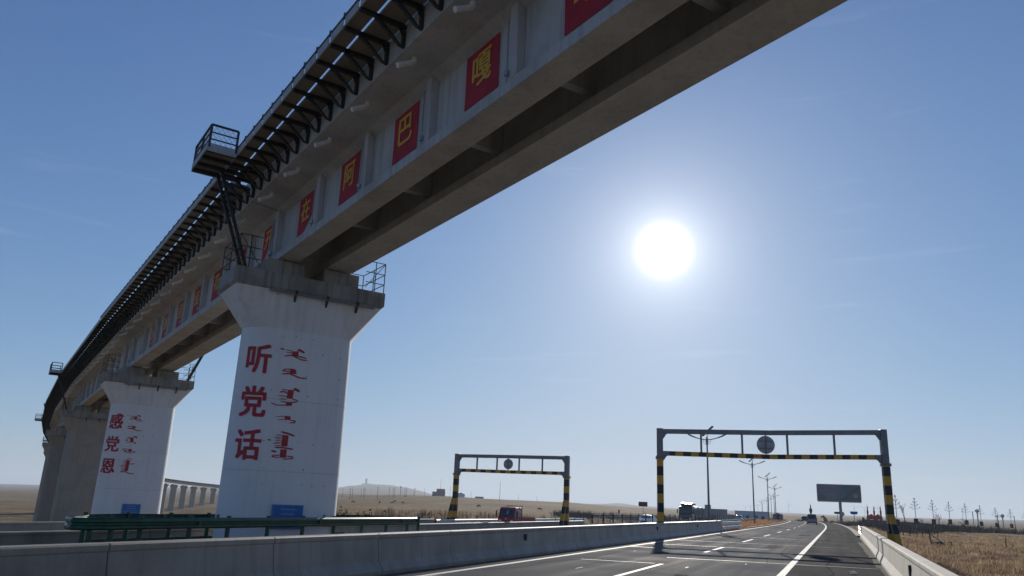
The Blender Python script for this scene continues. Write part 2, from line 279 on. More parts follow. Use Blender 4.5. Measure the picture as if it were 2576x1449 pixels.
# ------------------------------------------------------------------ mesh helpers
class MB:
    def __init__(s): s.v = []; s.f = []
    def add(s, vs, fs):
        o = len(s.v); s.v.extend([tuple(p) for p in vs]); s.f.extend([tuple(o + i for i in f) for f in fs]); return s
    def box(s, c, d, rot=None):
        x, y, z = d[0] / 2, d[1] / 2, d[2] / 2
        P = [Vector(q) for q in ((-x, -y, -z), (x, -y, -z), (x, y, -z), (-x, y, -z), (-x, -y, z), (x, -y, z), (x, y, z), (-x, y, z))]
        if rot is not None: P = [rot @ q for q in P]
        return s.add([q + Vector(c) for q in P], [(0, 3, 2, 1), (4, 5, 6, 7), (0, 1, 5, 4), (1, 2, 6, 5), (2, 3, 7, 6), (3, 0, 4, 7)])
    def bounds(s, a, b):
        return s.box([(a[i] + b[i]) / 2 for i in range(3)], [abs(b[i] - a[i]) for i in range(3)])
    def bar(s, a, b, w, h=None):
        """square bar from a to b"""
        a, b = Vector(a), Vector(b); d = b - a; L = d.length
        if L < 1e-6: return s
        q = d.to_track_quat('Z', 'Y').to_matrix()
        return s.box((a + b) / 2, (w, h or w, L), q)
    def tube(s, pts, rad, n=8, cap=True):
        pts = [Vector(p) for p in pts]; rads = rad if isinstance(rad, (list, tuple)) else [rad] * len(pts)
        rings = []; prev = None
        for i, p in enumerate(pts):
            t = (pts[min(i + 1, len(pts) - 1)] - pts[max(i - 1, 0)]).normalized()
            if prev is None:
                ref = Vector((0, 0, 1)) if abs(t.z) < 0.9 else Vector((1, 0, 0))
                a = t.cross(ref).normalized()
            else:
                a = (prev - t * prev.dot(t)).normalized()
            prev = a; bb = t.cross(a)
            rings.append([p + (a * math.cos(2 * math.pi * k / n) + bb * math.sin(2 * math.pi * k / n)) * rads[i] for k in range(n)])
        o = len(s.v)
        for r in rings: s.v.extend([tuple(q) for q in r])
        for i in range(len(rings) - 1):
            for k in range(n):
                s.f.append((o + i * n + k, o + i * n + (k + 1) % n, o + (i + 1) * n + (k + 1) % n, o + (i + 1) * n + k))
        if cap:
            s.f.append(tuple(o + k for k in reversed(range(n)))); s.f.append(tuple(o + (len(rings) - 1) * n + k for k in range(n)))
        return s
    def prism(s, poly, axis, a, b):
        """poly of 2D points in the other two axes (cyclic order of axes after `axis`), extruded from a to b"""
        n = len(poly)
        def P(q, t):
            if axis == 0: return (t, q[0], q[1])
            if axis == 1: return (q[0], t, q[1])
            return (q[0], q[1], t)
        o = len(s.v); s.v.extend([P(q, a) for q in poly]); s.v.extend([P(q, b) for q in poly])
        for i in range(n):
            j = (i + 1) % n; s.f.append((o + i, o + j, o + n + j, o + n + i))
        s.f.append(tuple(o + i for i in reversed(range(n)))); s.f.append(tuple(o + n + i for i in range(n)))
        return s
    def loft(s, rings, cap=True, closed=True):
        n = len(rings[0]); o = len(s.v)
        for r in rings: s.v.extend([tuple(q) for q in r])
        for i in range(len(rings) - 1):
            for k in range(n if closed else n - 1):
                s.f.append((o + i * n + k, o + i * n + (k + 1) % n, o + (i + 1) * n + (k + 1) % n, o + (i + 1) * n + k))
        if cap and closed:
            s.f.append(tuple(o + k for k in reversed(range(n)))); s.f.append(tuple(o + (len(rings) - 1) * n + k for k in range(n)))
        return s
    def lathe(s, prof, n=12, c=(0, 0, 0), axis=2):
        rings = []
        for r, h in prof:
            ring = []
            for k in range(n):
                a = 2 * math.pi * k / n; x, y = r * math.cos(a), r * math.sin(a)
                q = (x, y, h) if axis == 2 else ((h, x, y) if axis == 0 else (y, h, x))
                ring.append((q[0] + c[0], q[1] + c[1], q[2] + c[2]))
            rings.append(ring)
        return s.loft(rings)
    def mesh(s, name, mat, fix=True, smooth=0.0, bevel=0.0):
        me = bpy.data.meshes.new(name); me.from_pydata(s.v, [], s.f)
        if fix or bevel:
            bm = bmesh.new(); bm.from_mesh(me)
            if bevel:
                bmesh.ops.bevel(bm, geom=[e for e in bm.edges if len(e.link_faces) == 2 and e.calc_face_angle(0) > 0.5], offset=bevel, segments=1, affect='EDGES')
            bmesh.ops.recalc_face_normals(bm, faces=bm.faces); bm.to_mesh(me); bm.free()
        me.materials.append(M[mat] if isinstance(mat, str) else mat)
        if smooth: 
            me.shade_smooth(); me.set_sharp_from_angle(angle=smooth)
        return me

def tag(o, label=None, cat=None, group=None, kind=None):
    if label: o['label'] = label
    if cat: o['category'] = cat
    if group: o['group'] = group
    if kind: o['kind'] = kind
    return o
def link(name, data, parent=None, loc=None, rotz=None, mw=None):
    o = bpy.data.objects.new(name, data); COL.objects.link(o)
    if parent is not None: o.parent = parent
    if loc is not None: o.location = loc
    if rotz is not None: o.rotation_euler = (0, 0, rotz)
    if mw is not None: o.matrix_world = mw
    return o
def thing(name, label, cat, loc=(0, 0, 0), rotz=0.0, group=None):
    return tag(link(name, None, None, loc, rotz), label, cat, group)
def copy_tree(o, parent=None):
    c = o.copy(); COL.objects.link(c); c.parent = parent
    for ch in o.children: copy_tree(ch, c)
    return c
_glyphs = {}
def glyph(ch, bold=0.022, cols=14):
    """one character as (verts (x, y, layer), faces) in a unit box; weight comes from shifted layers"""
    key = (ch, bold, cols)
    if key in _glyphs: return _glyphs[key]
    cu = bpy.data.curves.new('glyph', 'FONT'); cu.body = ch; cu.size = 1.0; cu.resolution_u = 3
    ob = bpy.data.objects.new('glyph', cu); COL.objects.link(ob)
    dg = bpy.context.evaluated_depsgraph_get(); dg.update()
    me = bpy.data.meshes.new_from_object(ob.evaluated_get(dg))
    bm = bmesh.new(); bm.from_mesh(me)
    bpy.data.objects.remove(ob); bpy.data.curves.remove(cu); bpy.data.meshes.remove(me)
    if not bm.verts: bm.free(); _glyphs[key] = ([], []); return _glyphs[key]
    x0 = min(v.co.x for v in bm.verts); x1 = max(v.co.x for v in bm.verts); y0 = min(v.co.y for v in bm.verts); y1 = max(v.co.y for v in bm.verts)
    for c in range(1, cols):
        bmesh.ops.bisect_plane(bm, geom=bm.verts[:] + bm.edges[:] + bm.faces[:], plane_co=(x0 + (x1 - x0) * c / cols, 0, 0), plane_no=(1, 0, 0))
    bm.verts.index_update()
    w, h = x1 - x0, y1 - y0
    V0 = [((v.co.x - x0) / w, (v.co.y - y0) / h) for v in bm.verts]; F0 = [tuple(v.index for v in f.verts) for f in bm.faces]; bm.free()
    V, F = [], []
    for k, (dx, dy) in enumerate(((0, 0), (bold, bold * 0.6), (-bold, bold * 0.6), (bold, -bold * 0.6), (-bold, -bold * 0.6))):
        o = len(V); V += [(bold + (1 - 2 * bold) * a + dx, bold + (1 - 2 * bold) * b + dy, k) for a, b in V0]; F += [tuple(o + i for i in f) for f in F0]
    _glyphs[key] = (V, F)
    return _glyphs[key]

# ------------------------------------------------------------------ terrain
def smooth(a, b, x):
    t = min(1.0, max(0.0, (x - a) / (b - a))); return t * t * (3 - 2 * t)
def lerp_tab(tab, x):
    if x <= tab[0][0]: return tab[0][1]
    for (a, va), (b, vb) in zip(tab, tab[1:]):
        if x <= b: return va + (vb - va) * (x - a) / (b - a)
    return tab[-1][1]
def road_xc(y):
    if y < 105: return 0.0
    if y < 560: return -(y - 105) ** 2 / 5400.0
    return -(455 ** 2) / 5400.0 - (y - 560) * 2 * 455 / 5400.0
def road_z(y): return -1.15 * smooth(225, 345, y)
FAR = {  # azimuth in degrees -> (distance, height)
    -180: [(0, -1), (30000, 0)], -75: [(60, -2), (300, -8), (450, -10), (1500, -15), (14000, 0)],
    -56: [(60, -1.5), (120, -4), (300, -9.5), (600, -15), (1500, -15), (3000, -24), (4500, -22), (7000, -15), (14000, -40)],
    -49: [(60, -1.5), (120, -4), (300, -9.5), (600, -15), (1500, -13), (4500, -8), (7000, 2), (14000, -40)],
    -45.5: [(60, -1.4), (120, -3), (300, -9), (600, -14.8), (1000, -12), (2500, -8), (7000, 14), (14000, -40)],
    -42.3: [(60, -1.4), (120, -2.2), (400, -7), (720, -10.2), (1200, -7), (2500, -4), (6000, 30), (14000, -40)],
    -38: [(60, -1.4), (120, -1.7), (450, -3.5), (800, 0), (1200, 3), (2500, 3), (6000, 55), (14000, -40)],
    -34.4: [(60, -1.4), (120, -1.4), (450, -2), (640, -1.2), (930, 1.2), (1200, 4.5), (3000, 3), (6000, 60), (14000, -40)],
    -33.2: [(60, -1.4), (120, -1.4), (450, -2), (640, -1.1), (930, 1.4), (1200, 4.8), (3000, 3), (6000, 80), (14000, -40)],
    -32.2: [(60, -1.4), (120, -1.4), (450, -1.9), (640, 0.0), (930, 3.0), (1200, 5.0), (3000, 3), (6000, 95), (14000, -40)],
    -30.8: [(60, -1.4), (120, -1.4), (450, -1.8), (640, 1.2), (900, 4.6), (1200, 5.6), (3000, 3), (6000, 96), (14000, -40)],
    -29.6: [(60, -1.4), (120, -1.4), (450, -1.5), (640, 2.0), (900, 5), (1200, 6.6), (3000, 3), (6000, 82), (14000, -40)],
    -28.4: [(60, -1.4), (120, -1.4), (450, -1.2), (700, 3), (1200, 7.2), (3000, 3), (6000, 63), (14000, -40)],
    -27.8: [(60, -1.4), (120, -1.4), (450, -1.0), (700, 3), (1200, 7.6), (3000, 3), (6000, 46), (14000, -40)],
    -27.0: [(60, -1.4), (120, -1.4), (450, -0.8), (700, 3), (1200, 7.8), (3000, 2), (6000, 20), (14000, -40)],
    -23: [(60, -1.4), (120, -1.3), (450, -0.8), (700, 2.5), (1200, 6.2), (3000, 2), (6000, 10), (14000, -40)],
    -18: [(60, -1.4), (120, -1.3), (450, -0.8), (700, 2), (1200, 6.0), (3000, 2), (6000, 12), (14000, -40)],
    -15.6: [(60, -1.3), (120, -1.3), (450, -0.9), (700, 1), (1200, 4), (3000, 3), (6500, 24), (14000, -40)],
    -14.4: [(60, -1.3), (120, -1.3), (450, -1), (700, 0.5), (1200, 3.2), (3000, 3), (6500, 36), (14000, -40)],
    -13: [(60, -1.2), (120, -1.2), (450, -1), (700, 0), (1200, 2.4), (3000, 2), (6500, 22), (14000, -40)],
    -10: [(60, -1.1), (120, -1.2), (450, -1.1), (1200, 0.5), (3000, 1), (6500, 12), (14000, -40)],
    -6: [(60, -1), (120, -1.1), (450, -1.2), (1200, -1), (3000, 0), (6500, 14), (14000, -40)],
    0: [(60, -1), (120, -1.1), (450, -1.3), (1200, -1.2), (3000, 0), (6500, 11), (14000, -40)],
    4: [(60, -1), (120, -1.1), (450, -1.5), (1200, -1.5), (3000, 1), (6500, 12), (14000, -40)],
    10: [(60, -1), (120, -1.1), (450, -2), (1200, -2), (3000, 3), (6500, 26), (14000, -40)],
    25: [(60, -1), (450, -2), (3000, 3), (6500, 40), (14000, 0)], 180: [(0, -1), (30000, 0)],
}
_AZ = sorted(FAR)
def far_z(x, y):
    d = math.hypot(x, y); az = math.degrees(math.atan2(x, y))
    for a, b in zip(_AZ, _AZ[1:]):
        if a <= az <= b:
            t = smooth(a, b, az) if b - a < 6 else (az - a) / (b - a)
            return lerp_tab(FAR[a], d) * (1 - t) + lerp_tab(FAR[b], d) * t
    return -1.0
CORR = [(-46, -1.5), (-36, -1.4), (-33.2, -1.05), (-32, -0.98), (-22, -0.8), (-21.2, -0.68), (-14, -0.4), (-10.6, -0.22), (-10, -0.14), (1.9, -0.14), (2.6, -0.25), (6.0, -1.0), (14, -1.05)]
def gz(x, y):
    f = far_z(x, y)
    xl = x - road_xc(y)
    if y > 900: return f
    near = lerp_tab(CORR, xl) + road_z(y) * smooth(34, 24, abs(xl + 14)) 
    w = smooth(20, 75, abs(xl + 16)) if y > -60 else 1.0
    w = max(w, smooth(420, 800, y), smooth(-40, -90, y))
    z = near * (1 - w) + f * w
    d = math.hypot(x, y)
    if xl > 5 or xl < -36:
        k = min(1.0, max(0.0, (xl - 5) / 4 if xl > 0 else (-36 - xl) / 5))
        z += k * (0.10 * math.sin(x * 0.61 + y * 0.23) * math.sin(y * 0.37 - x * 0.11) + min(d / 200, 1) * 0.5 * math.sin(x * 0.031 + 1.3) * math.sin(y * 0.027))
    return z
def build_ground():
    azs = [a * 0.5 - 66 for a in range(0, 170)] + [19 + a * 9 for a in range(1, 31)]
    azs = azs + [-66 + 360]
    rings = [0.0, 2, 4, 6, 8]
    while rings[-1] < 14000: rings.append(rings[-1] + max(1.6, rings[-1] * 0.032))
    n = len(rings); b = MB()
    for a in azs:
        for d in rings:
            x, y = d * math.sin(R(a)), d * math.cos(R(a)); b.v.append((x, y, gz(x, y)))
    for i in range(len(azs) - 1):
        for j in range(n - 1):
            b.f.append((i * n + j, i * n + j + 1, (i + 1) * n + j + 1, (i + 1) * n + j))
    me = b.mesh('ground', 'ground', fix=False, smooth=0)
    if me.polygons[50].normal.z < 0: me.flip_normals()
    me.shade_smooth()
    tag(link('ground', me), 'dry tawny steppe ground with low hills on the skyline', kind='structure')
build_ground()

def ribbon(x0, x1, y0, y1, dz, step=3.0, zf=None):
    """strip that follows the bend of the road between lateral offsets x0 and x1"""
    b = MB(); n = max(1, int((y1 - y0) / step))
    for i in range(n + 1):
        y = y0 + (y1 - y0) * i / n; xc = road_xc(y)
        za = (zf(x0) if zf else 0.0) + road_z(y) + dz; zb = (zf(x1) if zf else 0.0) + road_z(y) + dz
        b.v += [(xc + x0, y, za), (xc + x1, y, zb)]
    for i in range(n): b.f.append((2 * i, 2 * i + 1, 2 * i + 3, 2 * i + 2))
    return b
def strip(name, x0, x1, y0, y1, dz, mat, label=None, parent=None, kind='structure', zf=None):
    o = link(name, ribbon(x0, x1, y0, y1, dz, zf=zf).mesh(name, mat, fix=False), parent)
    if parent is None: tag(o, label, kind=kind)
    return o
road = strip('road', -9.75, -1.5, -60, 620, 0.0, 'asphalt', 'worn grey two lane carriageway in front of the camera')
shoulder = strip('road_shoulder', -1.5, 1.55, -60, 300, -0.001, 'asphalt_new', 'darker asphalt shoulder lane right of the solid white line')
strip('road_edge_strip', 1.5, 2.1, 84, 300, 0.01, 'curb', 'pale concrete edge strip along the right side of the road')
opp_z = lambda x: -0.57 - (abs(x) - 22.3) * 0.0235
strip('opposite_road', -32.0, -22.4, -60, 620, 0.0, 'asphalt', 'opposite carriageway beyond the median barrier', zf=opp_z)
# painted markings (parts of the road)
strip('edge_line', -9.05, -8.87, -40, 320, 0.004, 'white_paint', parent=road)
strip('solid_line', -1.72, -1.5, -40, 260, 0.004, 'white_paint', parent=road)
for i in range(-2, 17):
    y0 = 20.4 + i * 15.0
    strip('lane_dash', -5.42, -5.27, y0, y0 + 6.0, 0.004, 'white_paint', parent=road)
for yy, xa, xb, w in ((17.6, -8.9, -1.9, 0.05), (30.2, -5.9, 1.2, 0.045), (37.3, -9.0, -1.9, 0.06), (41.6, -9.0, -3.2, 0.05), (48.5, -8.9, 0.5, 0.045), (61, -6.0, -1.8, 0.06), (26.5, -8.0, -5.6, 0.03)):
    b = MB(); n = 9
    for i in range(n + 1):
        x = xa + (xb - xa) * i / n; y = yy + 0.14 * (x + 5) + random.uniform(-0.05, 0.05)
        b.v += [(x, y - w, 0.0035), (x, y + w, 0.0035)]
    for i in range(n): b.f.append((2 * i, 2 * i + 2, 2 * i + 3, 2 * i + 1))
    link('seam', b.mesh('seam', 'seam', fix=False), road)
for (x, y, l, w) in ((-4.4, 25.5, 0.5, 0.05), (-6.9, 22.4, 0.7, 0.03), (-3.0, 29, 0.3, 0.05), (-7.8, 33, 0.4, 0.04)):
    link('paint_patch', MB().box((x, y, 0.003), (w, l, 0.006)).mesh('paint_patch', 'white_paint'), road)
link('crack_seal', MB().add([(-8.9, 64, 0.004), (-8.75, 64, 0.004), (-7.3, 58.5, 0.004), (-7.45, 58.5, 0.004), (-5.6, 59.6, 0.004), (-5.6, 59.3, 0.004), (-7.3, 58.2, 0.004)], [(0, 3, 2, 1), (3, 6, 5, 4, 2)]).mesh('crack_seal', 'tar', fix=False), road)
# grit swept against the barriers and ragged tar patches (parts of the road)
def ragged(name, x0, x1, y0, y1, dz, mat, amp, parent, step=0.7):
    b = MB(); n = int((y1 - y0) / step); rr = random.Random(name + str(x0))
    for i in range(n + 1):
        y = y0 + (y1 - y0) * i / n; b.v += [(x0 + (rr.uniform(-amp, amp) if x0 > -9.7 and x0 < 1.2 else 0), y, dz), (x1 + rr.uniform(-amp, amp) * (0 if x1 > 1.3 else 1), y, dz)]
    for i in range(n): b.f.append((2 * i, 2 * i + 1, 2 * i + 3, 2 * i + 2))
    link(name, b.mesh(name, mat, fix=False), parent)
ragged('grit_strip', -9.75, -9.5, 4, 78, 0.003, 'dust', 0.09, road)
ragged('grit_strip', 1.19, 1.5, 10, 62, 0.002, 'dust', 0.07, shoulder)
for (x, y, w, l) in ((-6.9, 31.5, 0.5, 2.6), (-3.6, 44, 0.8, 3.4), (-7.6, 58, 0.7, 5), (-3.2, 72, 0.9, 6), (-0.2, 36, 0.6, 2.2), (-4.2, 21, 0.35, 1.6)):
    ragged('tar_patch', x, x + w, y, y + l, 0.0025, 'asphalt_new', 0.07, road, 0.3)
for (pts) in (((-8.6, 19.5), (-8.2, 21.5), (-8.4, 24.0), (-7.9, 27), (-8.1, 31)), ((-2.4, 30), (-2.7, 34), (-2.45, 39), (-2.6, 46)), ((-0.6, 24), (-0.2, 27), (-0.5, 31), (-0.3, 37))):
    b = MB()
    for q0, q1 in zip(pts, pts[1:]): b.add([(q0[0] - 0.009, q0[1], 0.0022), (q0[0] + 0.009, q0[1], 0.0022), (q1[0] + 0.009, q1[1], 0.0022), (q1[0] - 0.009, q1[1], 0.0022)], [(0, 1, 2, 3)])
    link('crack_seal', b.mesh('crack_seal', 'tar'), road)
strip('kerb', -9.75, -9.5, 96, 300, 0.10, 'curb', 'pale kerb along the left edge of the road beyond the barrier')
strip('kerb', -9.5, -9.46, 96, 300, 0.05, 'curb', 'pale kerb face along the left edge of the road')

# ------------------------------------------------------------------ concrete barriers
def barrier_profile(w=0.44, H=0.9, s=1):
    """cross section, traffic face at x=0, body towards -x*s"""
    p = [(0, -0.3), (0, 0.09), (-0.13, 0.30), (-0.185, H - 0.12), (-0.165, H - 0.105), (-0.165, H - 0.03), (-0.19, H), (-w + 0.02, H), (-w, H - 0.03), (-w, -0.3)]
    return [(q[0] * s, q[1]) for q in p]
_bcache = {}
def barrier_seg(L, s, mat, H=0.9, pocket=False):
    k = (round(L, 2), s, mat, H)
    if k not in _bcache:
        _bcache[k] = MB().prism(barrier_profile(0.44, H, s), 1, 0.01, L - 0.01).mesh('concrete_barrier', mat, bevel=0.006)
    return _bcache[k]
ORD = ['first', 'second', 'third', 'fourth', 'fifth', 'sixth', 'seventh', 'eighth', 'ninth', 'tenth', 'eleventh', 'twelfth', 'thirteenth', 'fourteenth', 'fifteenth', 'sixteenth', 'seventeenth', 'eighteenth', 'nineteenth', 'twentieth', 'twenty-first', 'twenty-second', 'twenty-third', 'twenty-fourth', 'twenty-fifth', 'twenty-sixth', 'twenty-seventh', 'twenty-eighth', 'twenty-ninth', 'thirtieth']
def barrier_run(x_of_y, y0, y1, L, s, mat, base, group, label, back=None):
    n = round((y1 - y0) / L)
    for i in range(n):
        ya = y1 - (n - i) * L; yb = ya + L
        xa, xb = x_of_y(ya), x_of_y(yb)
        o = link('concrete_barrier', barrier_seg(L, s, mat), None, (xa, ya, base), -math.atan2(xb - xa, L))
        k = n - i - 1
        if yb < 4: tag(o, label % 'out of sight beside the camera in', 'barrier', group)
        else: tag(o, label % (ORD[k] + ' segment, counted from the far end, of'), 'barrier', group)
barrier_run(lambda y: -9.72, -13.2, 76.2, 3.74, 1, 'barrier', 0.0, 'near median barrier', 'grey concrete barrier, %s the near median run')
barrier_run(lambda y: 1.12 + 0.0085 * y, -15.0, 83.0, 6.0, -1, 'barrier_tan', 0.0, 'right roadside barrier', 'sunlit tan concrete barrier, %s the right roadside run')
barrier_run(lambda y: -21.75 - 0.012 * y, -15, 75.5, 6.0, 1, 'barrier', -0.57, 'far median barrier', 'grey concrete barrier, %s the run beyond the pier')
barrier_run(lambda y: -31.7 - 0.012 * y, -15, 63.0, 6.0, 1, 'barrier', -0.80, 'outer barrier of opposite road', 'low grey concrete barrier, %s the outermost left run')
# drain slots in the barrier faces
for (x, y, s, z, lb) in ((-9.86, 25.8, 1, 0.6, 'nearest of three small dark drain slots in the near median barrier'), (-9.87, 47.5, 1, 0.6, 'middle one of three dark drain slots in the near median barrier'), (-9.87, 62.3, 1, 0.6, 'farthest of three dark drain slots in the near median barrier')):
    tag(link('drain_slot', MB().box((x, y, z), (0.06, 0.16, 0.2)).mesh('drain_slot', 'dark_hole')), lb, 'slot', 'slots in the barriers')
tag(link('drain_slot', MB().box((1.12 + 0.0085 * 20.7 + 0.15, 20.7, 0.58), (0.07, 0.2, 0.24)).mesh('drain_slot', 'dark_hole')), 'small dark slot in the sunlit right barrier', 'slot', 'slots in the barriers')

# ------------------------------------------------------------------ W-beam guardrails
WB = [(0.0, 0.0), (0.02, 0.0), (0.07, 0.05), (0.07, 0.10), (0.015, 0.14), (0.015, 0.17), (0.07, 0.21), (0.07, 0.26), (0.02, 0.31), (0.0, 0.31)]
def wbeam(pts, z0, side=1, thick=0.012):
    """W section swept along plan points; side=+1 puts the waves to the right of travel"""
    rings = []
    P = [Vector((p[0], p[1], 0)) for p in pts]
    prof = [(q[0], q[1]) for q in WB] + [(q[0] - thick, q[1]) for q in reversed(WB)]
    for i, p in enumerate(P):
        t = (P[min(i + 1, len(P) - 1)] - P[max(i - 1, 0)]).normalized(); nrm = Vector((t.y, -t.x, 0)) * side
        zz = pts[i][2] if len(pts[i]) > 2 else 0.0
        rings.append([p + nrm * q[0] + Vector((0, 0, z0 + zz + q[1])) for q in prof])
    return MB().loft(rings)
def guardrail(name, label, cat, pts, z0, posts, mat, postmat, side=1, group=None, post_w=0.11, post_h=None, rails=(0.0,), lower=None):
    t = thing(name, label, cat, (0, 0, 0), 0, group)
    for r in rails:
        link('rail', wbeam(pts, z0 + r, side).mesh('rail', mat), t)
    for (x, y) in posts:
        g = gz(x, y)
        link('post', MB().tube([(x, y, g - 0.3), (x, y, z0 + 0.36)], post_w / 2, 10).mesh('post', postmat, smooth=0.6), t)
    return t
# green rails boxed round the pier foot
GX = -17.5
near_posts = [(GX - 0.1, y) for y in (15.1, 15.75, 16.7, 18.5, 20.1, 22.0, 23.9, 25.8, 27.7, 29.6, 31.4, 32.4)]
rear_posts = [(-21.25, y) for y in (18.0, 19.6, 21.4, 23.2, 25, 27.0, 29, 31.0)]
gpts = [(-18.9, 15.5), (-18.3, 15.0), (-17.85, 14.78), (-17.6, 14.95), (GX, 15.4), (GX, 19), (GX, 25), (GX, 30), (GX - 0.03, 32.0), (-17.8, 32.7), (-18.4, 33.2), (-19.4, 33.4)]
GZ = 0.605
gr = guardrail('guardrail', 'dark green W-beam guardrail along the front of the white pier', 'guardrail', gpts, GZ, near_posts, 'green', 'green', 1, post_w=0.14)
rpts = [(-18.9, 15.5), (-20.0, 16.9), (-20.8, 17.8), (-21.2, 19.0), (-21.2, 22), (-21.2, 26), (-21.2, 31), (-21.0, 32.6), (-20.4, 33.2), (-19.4, 33.4)]
gr2 = guardrail('guardrail', 'dark green W-beam guardrail round the back of the white pier', 'guardrail', rpts, GZ - 0.04, rear_posts, 'green', 'green', -1, post_w=0.14)
link('lower_rail', MB().bar((-21.25, 18.0, 0.0), (-21.25, 32, 0.0), 0.08, 0.24).mesh('lower_rail', 'green'), gr2)
link('lower_rail', MB().bar((GX - 0.1, 15.0, 0.1), (GX - 0.1, 17.2, 0.12), 0.12, 0.16).mesh('lower_rail', 'green'), gr)
for y in (15.6, 17.4, 19.5, 25.0):
    link('reflector', MB().box((GX + 0.0, y, GZ + 0.36), (0.03, 0.1, 0.09)).mesh('reflector', 'green'), gr)
for y in (18.7, 24.7, 30.7):
    link('splice_bolt', MB().box((GX + 0.06, y, GZ + 0.15), (0.05, 0.07, 0.14)).mesh('splice_bolt', 'green'), gr)
# short rails at the ends of the barriers
guardrail('guardrail', 'short pale double guardrail with dark posts at the end of the near median barrier', 'guardrail',
          [(-9.85, 76.0), (-9.83, 80), (-9.85, 86), (-9.9, 92)], 0.50, [(-9.98, 76.8 + i * 1.9) for i in range(8)], 'steel_white', 'steel_dark', 1, 'rails at the barrier ends', rails=(0.0, -0.42))
guardrail('guardrail', 'short white double guardrail at the far end of the right roadside barrier', 'guardrail',
          [(1.95, 83.0), (1.98, 87), (2.0, 91), (2.05, 95)], 0.52, [(2.1, 84 + i * 2) for i in range(6)], 'steel_white', 'steel_dark', -1, 'rails at the barrier ends', rails=(0.0, -0.42))
guardrail('guardrail', 'white guardrail along the outer edge of the opposite road behind the red truck', 'guardrail',
          [(-32.55, 63.2), (-32.6, 75), (-32.7, 90), (-33.0, 110)], -0.25, [(-32.75, 64 + i * 4) for i in range(12)], 'steel_white', 'steel_dark', 1, 'rails at the barrier ends', rails=(0.0, -0.4))
# wire rope fence along the inner edge of the opposite road
t = thing('rope_barrier', 'wire rope barrier with dark posts and pale caps beside the opposite road', 'barrier')
ys = [77 + i * 4.0 for i in range(46)]
for k, zz in enumerate((0.6, 0.82, 1.04, 1.26, 1.48)):
    link('wire_rope', MB().tube([(road_xc(y) - 22.45, y, opp_z(-22.4) + road_z(y) + zz) for y in ys[::3]], 0.02, 5).mesh('wire_rope', 'steel_grey'), t)
pm = MB().box((0, 0, 0.72), (0.13, 0.1, 1.7)).mesh('post', 'steel_dark'); cm = MB().box((0, 0, 0.55), (0.2, 0.13, 0.16)).mesh('post_cap', 'steel_white')
for y in ys:
    p = link('post', pm, t, (road_xc(y) - 22.45, y, opp_z(-22.4) + road_z(y))); link('post_cap', cm, p)
# median rail beside the lamps, carrying on from the near barrier
t = thing('guardrail', 'long dark median guardrail with pale studs running past the lamps', 'guardrail')
mp_ = [(road_xc(y) - 18.5, y, gz(road_xc(y) - 18.5, y)) for y in range(78, 330, 7)]
link('rail', wbeam(mp_, 0.55, 1).mesh('rail', 'steel_grey'), t)
pm = MB().box((0, 0, 0.4), (0.12, 0.1, 1.0)).mesh('post', 'steel_dark'); cm = MB().box((0.08, 0, 0.82), (0.05, 0.12, 0.12)).mesh('reflector', 'steel_white')
for y in range(80, 320, 4):
    x = road_xc(y) - 18.62; p = link('post', pm, t, (x, y, gz(x, y))); link('reflector', cm, p)

# ------------------------------------------------------------------ railway viaduct
UX = Vector((-0.833886, 0.551937)); NX = Vector((0.551937, 0.833886))
KV = 1.33                               # metres per drawing unit of the viaduct (spans of 32.7 m)
SPAN, S1, VR, SARC = 24.6, 22.4, 1066.0, 47.0
def via(s):
    if s <= SARC:
        c = UX * s + NX * 7.45; return c, UX.copy(), -NX
    a = (s - SARC) / VR
    c = UX * SARC + NX * 7.45 + UX * (VR * math.sin(a)) + NX * (VR * (1 - math.cos(a)))
    return c, UX * math.cos(a) + NX * math.sin(a), -(NX * math.cos(a) - UX * math.sin(a))
def cap_z(s): return 7.8 - 0.0085 * (s - S1)
def up_z(z): return 1.7 + KV * (z - 1.7)          # drawing height -> metres above the road
def dn_z(z): return 1.7 + (z - 1.7) / KV

